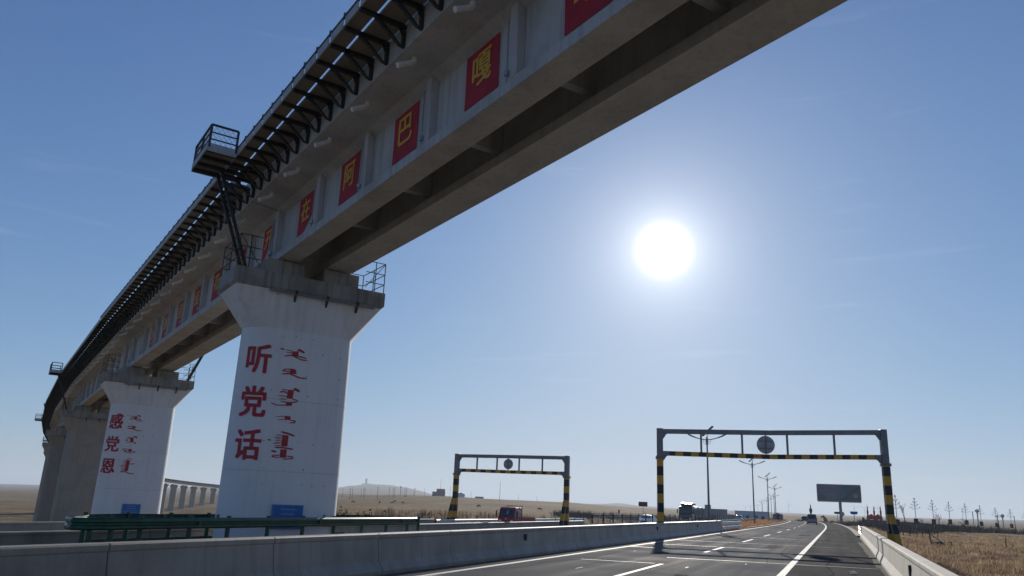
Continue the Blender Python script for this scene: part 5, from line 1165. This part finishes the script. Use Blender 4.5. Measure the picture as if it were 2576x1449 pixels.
box_house('building', 'long low shed with a bright white roof right of the stepped building', 'building', (x, y, gz(x, y)), R(6), (15, 8, 2.6), 'wall_grey', 'wall_white', 0.9)
x, y = at(-5.4, 300)
t = box_house('building', 'pale cabin building behind the second lamp', 'building', (x, y, gz(x, y)), R(4), (11.5, 4, 3.5), 'wall_white', None, 0, [(-4.2, 1.2, 1.1, 1.1), (-1.4, 1.2, 1.1, 1.1), (1.4, 1.2, 1.1, 1.1)])
link('door', MB().bounds((3.2, -2.05, 0), (4.2, -1.95, 2.1)).mesh('door', 'glass'), t)
x, y = at(-27.2, 1080)
t = box_house('building', 'small dark red building on the far ridge at the left', 'building', (x, y, gz(x, y)), R(25), (17, 10, 5.5), 'wall_brick', None, 0, [(-5, 1.5, 1.8, 1.8), (0, 1.5, 1.8, 1.8), (5, 1.5, 1.8, 1.8)])
link('tower_block', MB().bounds((-3.0, -4.8, 5.7), (8.3, 4.8, 9.5)).mesh('tower_block', 'wall_brick'), t)
link('mast', MB().tube([(2, 0, 9.4), (2, 0, 22)], 0.18, 6).mesh('mast', 'steel_dark'), t)
x, y = at(-25.6, 1100)
box_house('building', 'tiny white hut on the far ridge left of the far gantry', 'building', (x, y, gz(x, y)), R(20), (10, 6, 4.5), 'wall_white', 'roof_blue', 1.8)
x, y = at(-24.3, 1150)
box_house('building', 'flat dark hut on the ridge inside the far gantry', 'building', (x, y, gz(x, y)), R(20), (12, 6, 2.2), 'wall_grey', None, 0)
# tower on the hill
x, y = at(-32.35, 6000)
t = thing('hilltop_tower', 'slim dark tower on top of the blue hill', 'tower', (x, y, gz(x, y) - 2), 0)
link('shaft', MB().lathe([(9, 0), (7, 14), (7, 28)], 10).mesh('shaft', 'wall_grey'), t); link('head', MB().lathe([(7, 28), (9.5, 30), (9.5, 38), (2, 42)], 10).mesh('head', 'wall_grey'), t)
link('plinth', MB().bounds((-30, -10, -3), (45, 10, 5)).mesh('plinth', 'wall_grey'), t)
# statue, sculpture and red spires on the right
x, y = at(-1.63, 380)
t = thing('statue', 'tall dark standing statue seen above the grey van', 'statue', (x, y, gz(x, y)), 0)
link('pedestal', MB().lathe([(1.0, -0.5), (1.0, 0.8), (0.65, 1.0), (0.55, 2.4), (0.65, 2.5)], 8).mesh('pedestal', 'wall_brown'), t)
prof = [(0.42, 2.5), (0.46, 3.0), (0.4, 4.2), (0.48, 5.4), (0.5, 6.0), (0.24, 6.35), (0.17, 6.5), (0.26, 6.7), (0.26, 7.05), (0.16, 7.3), (0.12, 7.7), (0.05, 8.2)]
link('figure', MB().lathe(prof, 14).tube([(0.42, 0, 5.95), (0.54, -0.05, 5.2), (0.42, -0.25, 4.5)], [0.16, 0.13, 0.1], 8).tube([(-0.42, 0, 5.95), (-0.54, -0.05, 5.2), (-0.42, -0.25, 4.5)], [0.16, 0.13, 0.1], 8).mesh('figure', 'statue_dark', smooth=0.8), t)
x, y = at(-0.87, 375)
t = thing('sculpture', 'orange horse-head sculpture left of the billboard pole', 'sculpture', (x, y, gz(x, y)), R(-10))
link('base', MB().bounds((-1.3, -0.8, -0.5), (1.3, 0.8, 1.6)).mesh('base', 'wall_brown'), t)
link('horse_head', MB().tube([(1.0, 0, 1.5), (0.8, 0, 2.4), (0.35, 0, 3.2), (-0.1, 0, 3.75), (-0.55, 0, 3.7), (-1.05, 0, 3.25)], [0.85, 0.75, 0.6, 0.45, 0.36, 0.22], 12).tube([(0.1, 0.15, 3.95), (0.2, 0.15, 4.4)], [0.12, 0.03], 6).tube([(0.1, -0.15, 3.95), (0.2, -0.15, 4.4)], [0.12, 0.03], 6).mesh('horse_head', 'statue_orange', smooth=0.8), t)
x, y = at(2.21, 350)
t = thing('monument', 'dark red monument of three spires joined by rails', 'monument', (x, y, gz(x, y)), R(-2))
for k in (-1, 0, 1):
    xx = k * 2.35
    sp = link('spire', MB().lathe([(0.75, -0.5), (0.7, 1.6), (0.42, 2.2), (0.5, 3.2), (0.3, 3.6), (0.36, 5.4), (0.18, 5.8), (0.2, 6.6), (0.1, 6.9), (0.03, 7.6)], 10, (xx, 0, 0)).mesh('spire', 'monument_red', smooth=0.4), t)
    link('pennant', MB().prism([(xx, 6.9), (xx + (0.55 if k < 1 else -0.55), 6.6), (xx, 6.3)], 1, -0.04, 0.04).mesh('pennant', 'statue_dark'), sp)
link('cross_rail', MB().bounds((-2.9, -0.2, 2.2), (2.9, 0.2, 2.6)).bounds((-2.9, -0.2, 1.0), (2.9, 0.2, 1.35)).mesh('cross_rail', 'monument_red'), t)
for k in (-1, 1): link('drum', MB().lathe([(0.9, 2.6), (1.0, 3.2), (0.7, 4.0), (0.1, 4.3)], 12, (k * 1.2, 1.4, 0)).mesh('drum', 'monument_red', smooth=0.6), t)
x, y = at(3.6, 300)
t = thing('boundary_wall', 'long low brown wall behind the right gantry post', 'wall', (x, y, gz(x, y)), R(-6))
link('wall', MB().prism([(-11, -0.6), (-11, 1.9), (6, 1.5), (24, 0.9), (24, -0.6)], 1, -0.2, 0.2).mesh('wall', 'wall_brown'), t)
for k in range(9): link('pier_post', MB().bounds((-11 + k * 4.2, -0.32, -0.6), (-10.4 + k * 4.2, 0.32, 2.3 - 0.1 * k)).mesh('pier_post', 'wall_brown'), t)

# ------------------------------------------------------------------ signs
def sign_on_pole(label, loc, h, shape, size, mat, cat='sign', group='small road signs', name='road_sign'):
    t = thing(name, label, cat, loc, 0, group)
    link('pole', MB().tube([(0, 0, -0.3), (0, 0, h)], 0.05, 8).mesh('pole', 'pole_grey'), t)
    if shape == 'round': link('panel', MB().lathe([(size[0], -0.07), (size[0], -0.05)], 24, (0, 0, h), 1).mesh('panel', mat), t)
    elif shape == 'shield': link('panel', MB().prism([(-size[0], h + size[1]), (size[0], h + size[1]), (size[0], h), (size[0] * 0.7, h - size[1] * 0.7), (-size[0] * 0.7, h - size[1] * 0.7), (-size[0], h)], 1, -0.07, -0.05).mesh('panel', mat), t)
    else: link('panel', MB().bounds((-size[0], -0.075, h - size[1]), (size[0], -0.055, h + size[1])).mesh('panel', mat), t)
    return t
sign_on_pole('small dark blue sign on a thin pole right of the billboard pole', (2.75, 157, gz(2.75, 157)), 2.75, 'shield', (0.62, 0.3), 'plate_blue')
x, y = at(0.28, 240); sign_on_pole('round grey sign in front of the billboard pole', (x, y, gz(x, y)), 3.1, 'round', (0.62,), 'sign_back')
x, y = at(0.0, 230); sign_on_pole('small dark rectangular sign on a stout pole just left of the billboard pole', (x, y, gz(x, y)), 2.9, 'rect', (0.75, 0.28), 'statue_dark')
x, y = at(1.52, 200); sign_on_pole('slim dark marker post right of the blue sign', (x, y, gz(x, y)), 2.4, 'rect', (0.16, 0.5), 'statue_dark')
x, y = -44.0, 195; sign_on_pole('small dark sign above the white car on the opposite road', (x, y, gz(x, y)), 4.2, 'rect', (1.1, 0.55), 'statue_dark')
x, y = -33.6, 131; sign_on_pole('small orange flag sign by the opposite road', (x, y, gz(x, y)), 2.0, 'shield', (0.16, 0.4), 'lamp_amber')

# ------------------------------------------------------------------ poles and turbines
def pole(label, x, y, h, group='utility poles on the left steppe', mat='wood_pole', arms=True):
    t = thing('utility_pole', label, 'pole', (x, y, gz(x, y)), random.uniform(0, 3), group)
    lean = random.uniform(-0.02, 0.02)
    link('shaft', MB().tube([(0, 0, -1), (lean * h, 0, h)], [0.19, 0.12], 7).mesh('shaft', mat), t)
    if arms: link('crossarm', MB().bounds((-0.8 + lean * h, -0.06, h - 0.7), (0.8 + lean * h, 0.06, h - 0.55)).mesh('crossarm', mat), t)
PL = [(-470, 699, 9), (-354, 537, 9), (-380, 580, 9), (-502, 784, 8), (-365, 574, 9), (-498, 786, 8), (-694, 1112, 9), (-324, 529, 9.5), (-384, 647, 9), (-379, 648, 9), (-398, 678, 8.5), (-372, 655, 9), (-363, 642, 9), (-476, 860, 9), (-438, 794, 9), (-440, 820, 9), (-843, 1459, 9)]
for i, (x, y, h) in enumerate(sorted(PL, key=lambda p: p[0] / p[1])):
    pole('thin dark utility pole on the steppe right of the nearest pier, %s from the left' % ORD[i], x, y, h)
for i, (az, d, h) in enumerate(((-22.85, 700, 17), (-18.0, 900, 16), (-26.4, 1000, 13), (-24.9, 1000, 9), (-21.5, 1100, 8), (-20.2, 1100, 8), (-25.9, 1000, 11))):
    x, y = at(az, d); pole('thin mast on the skyline behind the far gantry, %s nearest' % ORD[i], x, y, h, 'masts behind the far gantry', arms=False)
x, y = at(-29.9, 750); t = thing('water_tower', 'slim white mast with a round head on the left ridge', 'mast', (x, y, gz(x, y)), 0)
link('shaft', MB().tube([(0, 0, -1), (0, 0, 8.6)], 0.3, 8).mesh('shaft', 'turbine'), t); link('head', MB().lathe([(0.2, 8.5), (0.75, 9.0), (0.75, 9.6), (0.2, 10.1)], 10).mesh('head', 'turbine'), t)
for i, (az, d) in enumerate(((1.05, 6200), (1.65, 6600), (2.45, 6300), (-3.0, 6500), (7.2, 6000))):
    x, y = at(az, d); t = thing('wind_turbine', 'tiny distant wind turbine on the right skyline, %s in the row' % ORD[i], 'wind turbine', (x, y, gz(x, y)), 0.4, 'wind turbines on the horizon')
    link('tower', MB().tube([(0, 0, -5), (0, 0, 62)], [2.4, 1.4], 8).mesh('tower', 'turbine'), t)
    rot = MB(); a0 = i * 0.7
    for k in range(3):
        a = a0 + k * 2.094; rot.tube([(0, -3, 62), (math.cos(a) * 16, -3, 62 + math.sin(a) * 16), (math.cos(a) * 36, -3, 62 + math.sin(a) * 36)], [1.2, 1.3, 0.3], 5)
    link('rotor', rot.mesh('rotor', 'turbine'), t)
for i, (az, d, h) in enumerate(((9.05, 300, 5.6), (9.9, 420, 6.5))):
    x, y = at(az, d); pole('wooden utility pole beyond the right field, %s from the camera' % ORD[i], x, y, h, 'poles beyond the right field')
for i, (az, d, h, r) in enumerate(((7.75, 600, 10, 0.5), (8.0, 620, 11, 0.8), (9.3, 600, 8.5, 0.7))):
    x, y = at(az, d); t = thing('water_tower', 'small pale tower far behind the flower lamps, %s from the left' % ORD[i], 'tower', (x, y, gz(x, y)), 0, 'pale towers at the right')
    link('shaft', MB().tube([(0, 0, -1), (0, 0, h)], r * 0.5, 8).mesh('shaft', 'pole_pale'), t)
    if i: link('head', MB().lathe([(r * 0.5, h - 2), (r * 1.6, h - 1), (r * 1.6, h), (0.1, h + 0.6)], 10).mesh('head', 'pole_pale'), t)

# ------------------------------------------------------------------ field fence, frame and litter on the right
rnd = random.Random(9)
for i, (x, y) in enumerate(((10.6, 178), (11.2, 168), (11.7, 160), (12.1, 152), (12.4, 145), (12.8, 139), (13.3, 133))):
    tag(link('fence_post', MB().tube([(0, 0, -0.3), (rnd.uniform(-.05, .05), 0, 1.15)], [0.055, 0.045], 7).mesh('fence_post', 'wood_pole'), None, (x, y, gz(x, y))), 'leaning timber fence post in the right field, %s from the gantry post' % ORD[i], 'fence post', 'fence posts in the right field')
tag(link('fence_post', MB().tube([(0, 0, -0.3), (0.06, 0, 1.25)], [0.05, 0.04], 7).mesh('fence_post', 'wood_pole'), None, (16.2, 99, gz(16.2, 99))), 'lone fence post near the right edge of the picture', 'fence post', 'fence posts in the right field')
x, y = 9.6, 93.0
t = thing('broken_frame', 'broken dark timber frame with a leaning brace in the right field', 'frame', (x, y, gz(x, y)), R(-6))
link('upright', MB().tube([(-0.85, 0, -0.2), (-1.1, 0, 1.65)], [0.06, 0.05], 7).mesh('upright', 'wood_pole'), t)
link('brace', MB().bar((-0.98, 0, 1.15), (0.35, 0, 0.15), 0.07).mesh('brace', 'wood_pole'), t)
link('heap', MB().lathe([(0.75, -0.2), (0.62, 0.25), (0.4, 0.42), (0.05, 0.5)], 9, (-0.3, 0.2, 0)).mesh('heap', 'scrub'), t)
link('short_post', MB().bar((0.85, 0, -0.2), (0.9, 0, 0.5), 0.08).bar((0.5, 0, 0.38), (0.92, 0, 0.42), 0.06).mesh('short_post', 'wood_pole'), t)
def crumple(r, seed):
    q = random.Random(seed); b = MB(); n = 7
    b.lathe([(0.02, 0), (r * 1.0, r * 0.1), (r * 0.8, r * 0.45), (0.03, r * 0.6)], n)
    b.v = [(v[0] * q.uniform(0.6, 1.3), v[1] * q.uniform(0.6, 1.3), v[2] * q.uniform(0.7, 1.4)) for v in b.v]
    return b.mesh('litter', 'litter', fix=False)
for i, (x, y, r, lb) in enumerate(((12.2, 108, 0.33, 'white scrap beyond the broken frame in the right field'), (17.2, 112, 0.26, 'pale scrap at the right of the field'), (9.9, 138, 0.26, 'white scrap beside the last fence post'), (0.35, 27.6, 0.12, 'crumpled white litter on the dark shoulder lane'), (5.4, 96, 0.3, 'pale scrap beside the far end of the right barrier'), (24, 190, 0.6, 'pale scrap before the dark hedge'))):
    tag(link('litter', crumple(r, i), None, (x, y, gz(x, y) + (0.14 if -9 < x < 1.4 else 0.02))), lb, 'litter', 'scraps of litter')

# ------------------------------------------------------------------ grazing animals
def animal(label, x, y, s, rz, head_down):
    me = bpy.data.meshes.new('grazing_animal')
    hz = 0.25 if head_down else 1.35
    V = [(0, 0, 0.95), (0.55, 0, 0.98), (-0.55, 0, 1.0), (0.9, 0, 1.1 if not head_down else 0.85), (1.15, 0, hz + 0.15 if head_down else 1.4), (1.4, 0, hz if head_down else 1.3)]
    E = [(0, 1), (0, 2), (1, 3), (3, 4), (4, 5)]; rad = [0.3, 0.28, 0.29, 0.15, 0.11, 0.07]
    for (x0, y0, par) in ((0.55, 0.16, 1), (0.55, -0.16, 1), (-0.55, 0.16, 2), (-0.55, -0.16, 2)):
        k = len(V); V += [(x0, y0, 0.62), (x0 + (0.03 if par == 1 else -0.08), y0, 0.34), (x0 + 0.0, y0, 0.02)]; rad += [0.11, 0.055, 0.05]; E += [(par, k), (k, k + 1), (k + 1, k + 2)]
    k = len(V); V += [(-0.85, 0, 0.95), (-0.93, 0, 0.5)]; rad += [0.05, 0.03]; E += [(2, k), (k, k + 1)]
    me.from_pydata(V, E, []); me.materials.append(M['animal'])
    o = tag(link('grazing_animal', me, None, (x, y, gz(x, y)), rz), label, 'animal', 'animals grazing on the left steppe'); o.scale = (s, s, s)
    md = o.modifiers.new('skin', 'SKIN'); md.use_smooth_shade = True
    for v, r_ in zip(me.skin_vertices[0].data, rad): v.radius = (r_, r_)
    me.skin_vertices[0].data[0].use_root = True
    o.modifiers.new('sub', 'SUBSURF').levels = 1
for i, (az, d, hd, rz) in enumerate(((-33.15, 455, True, 0.4), (-31.3, 470, True, 2.6), (-30.45, 470, False, 0.5), (-30.25, 500, True, 2.8), (-29.7, 470, True, 0.2), (-20.0, 350, True, 0.3), (-24.3, 360, True, 2.9))):
    x, y = at(az, d); animal('small dark animal grazing on the left steppe, %s from the left pier' % ORD[i] if i < 5 else ('small dark animal left of the red truck' if i == 6 else 'small dark animal right of the red truck'), x, y, 1.05, rz, hd)

# ------------------------------------------------------------------ vegetation
def bare_tree(name, label, x, y, h, seed, spread=0.5, mat='bark', depth=4, group=None, r0=None):
    q = random.Random(seed); br = MB(); tr = MB(); r0 = r0 or h * 0.018
    def grow(p, d, L, r, k, target):
        e = p + d * L
        m = p + d * L * 0.5 + Vector((q.uniform(-1, 1), q.uniform(-1, 1), 0)) * L * 0.06
        target.tube([p, m, e], [r, r * 0.85, r * 0.65], 5 if k < 2 else 3, cap=False)
        if k >= depth: return
        for j in range(q.randint(3, 4)):
            a = q.uniform(0, 6.28); tilt = q.uniform(0.25, 0.75) * (1 + spread * 0.4)
            nd = (d + Vector((math.cos(a), math.sin(a), 0.15)) * tilt * spread * 1.3).normalized()
            grow(p.lerp(e, q.uniform(0.45, 1.0)), nd, L * q.uniform(0.5, 0.75), r * 0.5, k + 1, br)
    grow(Vector((0, 0, -0.2)), Vector((0, 0, 1)), h * 0.42, r0, 0, tr)
    t = thing(name, label, 'tree', (x, y, gz(x, y)), 0, group)
    link('trunk', tr.mesh('trunk', mat, fix=False), t); link('crown', br.mesh('crown', mat, fix=False), t)
for i, (az, d, h, sp, lb) in enumerate(((3.95, 262, 7.6, 0.35, 'tall narrow bare tree just right of the right gantry post'), (5.9, 262, 5.8, 0.6, 'broad bare tree behind the third flower lamp'), (7.25, 285, 4.6, 0.6, 'low bare tree behind the fifth flower lamp'), (4.9, 300, 3.6, 0.6, 'small bare tree between the first flower lamps'), (6.5, 280, 3.4, 0.7, 'small bare bush tree by the fourth flower lamp'))):
    x, y = at(az, d); bare_tree('bare_tree', lb, x, y, h, 20 + i, sp, depth=4, group='bare trees on the right', r0=0.12)
    x += 0.8
def twig_mass(b, x, y, z, w, h, n, q, lean=0.25, tw=0.02):
    for _ in range(n):
        a = q.uniform(0, 6.28); r = q.uniform(0, w) ** 1.0; px, py = x + math.cos(a) * r * 0.5, y + math.sin(a) * r * 0.5
        hh = h * q.uniform(0.45, 1.0) * (1 - 0.35 * r / w); dx, dy = math.cos(a) * lean * hh * q.uniform(0, 1), math.sin(a) * lean * hh * q.uniform(0, 1)
        t = tw * q.uniform(0.7, 1.4); c, s_ = math.cos(a + 1.57) * t, math.sin(a + 1.57) * t
        o = len(b.v); b.v += [(px - c, py - s_, z), (px + c, py + s_, z), (px + dx * 0.6 + c * 0.8, py + dy * 0.6 + s_ * 0.8, z + hh * 0.6), (px + dx * 0.6 - c * 0.8, py + dy * 0.6 - s_ * 0.8, z + hh * 0.6), (px + dx, py + dy, z + hh)]
        b.f += [(o, o + 1, o + 2, o + 3), (o + 3, o + 2, o + 4)]
# dark scrub hedge along the side road on the right
b = MB(); q = random.Random(2)
for i in range(330):
    f = i / 330; az = 1.3 + f * 13.5; d = lerp_tab([(1.3, 300), (3.2, 215), (6, 245), (9.5, 315), (15, 390)], az) + q.uniform(-26, 12)
    x, y = at(az, d); twig_mass(b, x, y, gz(x, y) - 0.1, 3.4, q.uniform(1.0, 3.3), 46, q, 0.5, 0.035)
tag(link('scrub_hedge', b.mesh('scrub_hedge', 'scrub', fix=False)), 'dark leafless scrub hedge along the side road on the right', 'hedge', kind='stuff')
# dark scrub far along the road and median grass
b = MB()
for i in range(420):
    az = q.uniform(-7.5, 2.5); d = q.uniform(300, 460); x, y = at(az, d)
    xl = x - road_xc(y)
    if -9.7 < xl < 2.2 or -33 < xl < -22: continue
    twig_mass(b, x, y, gz(x, y) - 0.1, 4.0, q.uniform(0.9, 1.9), 40, q, 0.6, 0.05)
tag(link('scrub_hedge', b.mesh('scrub_hedge', 'scrub', fix=False)), 'brown scrub band beyond the bend in the road', 'hedge', kind='stuff')
b = MB()
for i in range(15000):
    y = q.uniform(76, 330); xl = q.uniform(-21.0, -10.0)
    if y < 100 and xl > -10.6: continue
    x = xl + road_xc(y); twig_mass(b, x, y, gz(x, y) - 0.03, 0.35, q.uniform(0.2, 0.5) * (1 + y / 300), 4, q, 0.6, 0.014 + y * 0.00012)
tag(link('median_grass', b.mesh('median_grass', 'straw_red', fix=False)), 'rusty dry grass filling the median', 'grass', kind='stuff')
b = MB()
for i in range(2500):
    x, y = q.uniform(-21, -10.5), q.uniform(5, 60); twig_mass(b, x, y, gz(x, y) - 0.03, 0.3, q.uniform(0.15, 0.42), 4, q, 0.6, 0.008)
tag(link('median_grass', b.mesh('median_grass', 'straw', fix=False)), 'sparse dry grass round the pier foot', 'grass', kind='stuff')
# dry grass of the right field
b = MB()
for i in range(34000):
    d = 12 + 225 * q.random() ** 1.7; az = q.uniform(1.0, 16.0); x, y = at(az, d); xl = x - road_xc(y)
    if xl < 2.6 + 0.0085 * y * 0.5: continue
    big = math.sin(x * 0.9) * math.sin(y * 0.33 + x * 0.2) + math.sin(x * 0.37 + 2) * math.sin(y * 0.21)
    if q.random() > 0.62 + 0.3 * big: continue
    twig_mass(b, x, y, gz(x, y) - 0.04, 0.5 + d * 0.004, q.uniform(0.22, 0.55) * (1 + 0.25 * big), 7, q, 0.7, 0.006 + d * 0.00022)
tag(link('dry_grass', b.mesh('dry_grass', 'straw', fix=False)), 'tufted dry straw grass covering the right field', 'grass', kind='stuff')
b = MB()
for i in range(4200):
    d = 13 + 110 * q.random() ** 1.5; az = q.uniform(2.0, 16.0); x, y = at(az, d)
    if x - road_xc(y) < 3.4: continue
    if math.sin(x * 0.55 + 1) * math.sin(y * 0.19 + 0.4) + 0.5 * math.sin(x * 1.3 + y * 0.4) < 0.15: continue
    twig_mass(b, x, y, gz(x, y) - 0.04, 0.8, q.uniform(0.3, 0.65), 14, q, 0.8, 0.007 + d * 0.0002)
tag(link('dead_weeds', b.mesh('dead_weeds', 'shrub_brown', fix=False)), 'darker dead weeds scattered through the right field', 'weeds', kind='stuff')
# junipers and saplings beyond the outer barrier on the left
def juniper(label, x, y, h, w, seed):
    q = random.Random(seed); t = thing('juniper_shrub', label, 'shrub', (x, y, gz(x, y)), 0, 'dark shrubs beyond the opposite road')
    stems = MB(); fol = MB(); k = q.randint(3, 5)
    for j in range(k):
        a = q.uniform(0, 6.28); off = w * 0.35 * (0 if j == 0 else 1); top = h * (1.0 if j == 0 else q.uniform(0.55, 0.85)); cx, cy = math.cos(a) * off, math.sin(a) * off
        stems.tube([(cx * 0.3, cy * 0.3, -0.1), (cx, cy, top * 0.9)], [0.03, 0.008], 5)
        for _ in range(170):
            f = q.random() ** 0.8; rr = w * 0.32 * (1 - f) ** 0.7 * q.random() ** 0.5 + 0.02; aa = q.uniform(0, 6.28)
            p = Vector((cx + math.cos(aa) * rr, cy + math.sin(aa) * rr, 0.05 + f * top)); s_ = q.uniform(0.035, 0.09)
            d1 = Vector((math.cos(aa), math.sin(aa), q.uniform(0.4, 1.6))).normalized() * s_ * 2; d2 = Vector((q.uniform(-1, 1), q.uniform(-1, 1), q.uniform(-1, 1))).normalized() * s_ * 0.6
            o = len(fol.v); fol.v += [tuple(p - d2), tuple(p + d2), tuple(p + d1)]; fol.f.append((o, o + 1, o + 2))
    link('stem', stems.mesh('stem', 'bark', fix=False), t); link('foliage', fol.mesh('foliage', 'juniper', fix=False), t)
JP = [(-35.1, 66, 1.5), (-34.7, 67, 1.8), (-34.35, 66, 2.3), (-33.95, 67, 2.5), (-33.55, 67, 2.1), (-33.2, 68, 1.6), (-32.75, 68, 1.9), (-32.35, 69, 2.0), (-31.9, 69, 2.2), (-31.45, 70, 1.3), (-30.9, 71, 2.2), (-30.5, 72, 1.5), (-29.9, 73, 1.0), (-28.7, 75, 1.1), (-28.2, 76, 1.9), (-27.8, 77, 2.0), (-27.3, 78, 1.2), (-26.4, 80, 1.5), (-25.6, 84, 1.1), (-24.4, 86, 1.7), (-23.9, 90, 1.2)]
for i, (az, d, h) in enumerate(JP):
    x, y = at(az, d * 1.02); juniper('dark green young conifer shrub beyond the opposite road, %s from the nearest pier' % ORD[i], x, y, h * 0.92, 1.1 + 0.3 * (i % 3), 50 + i)
b = MB()
for i in range(900):
    az = q.uniform(-31.5, -10.5); d = 78 + 90 * q.random(); x, y = at(az, d)
    if x - road_xc(y) > -35.5: continue
    twig_mass(b, x, y, gz(x, y) - 0.05, 0.8, q.uniform(1.0, 2.3), 9, q, 0.12, 0.011)
tag(link('sapling_thicket', b.mesh('sapling_thicket', 'bark', fix=False)), 'thicket of thin bare saplings beyond the opposite road', 'saplings', kind='stuff')
b = MB()
for i in range(7000):
    az = q.uniform(-40, -9); d = 62 + 130 * q.random(); x, y = at(az, d)
    if x - road_xc(y) > -34.5: continue
    twig_mass(b, x, y, gz(x, y) - 0.04, 0.6, q.uniform(0.25, 0.7), 6, q, 0.6, 0.02)
tag(link('dry_grass', b.mesh('dry_grass', 'straw', fix=False)), 'dry grass verge beyond the opposite road', 'grass', kind='stuff')
# grass verge along the right barrier foot and clumps of small shrubs behind the big truck
b = MB()
for i in range(420):
    az = q.uniform(-19, -8.0); d = q.uniform(185, 300); x, y = at(az, d); twig_mass(b, x, y, gz(x, y) - 0.1, 3.4, q.uniform(0.8, 2.9), 26, q, 0.5, 0.03)
tag(link('scrub_hedge', b.mesh('scrub_hedge', 'scrub', fix=False)), 'grey scrub behind the white car and the large truck', 'hedge', kind='stuff')

# ------------------------------------------------------------------ air
def haze_box():
    m = bpy.data.materials.new('thin_air'); m.use_nodes = True; N, L = m.node_tree.nodes, m.node_tree.links
    N.clear(); out = N.new('ShaderNodeOutputMaterial'); v = N.new('ShaderNodeVolumePrincipled')
    v.inputs['Color'].default_value = (0.76, 0.87, 1.0, 1); v.inputs['Density'].default_value = HAZE; v.inputs['Anisotropy'].default_value = 0.2
    L.new(v.outputs[0], out.inputs['Volume'])
    me = MB().bounds((-14600, -14600, -60), (14600, 14600, 190)).mesh('haze', m)
    tag(link('haze', me), 'thin pale blue haze over the plain', kind='stuff')
HAZE = 1.2e-4
haze_box()
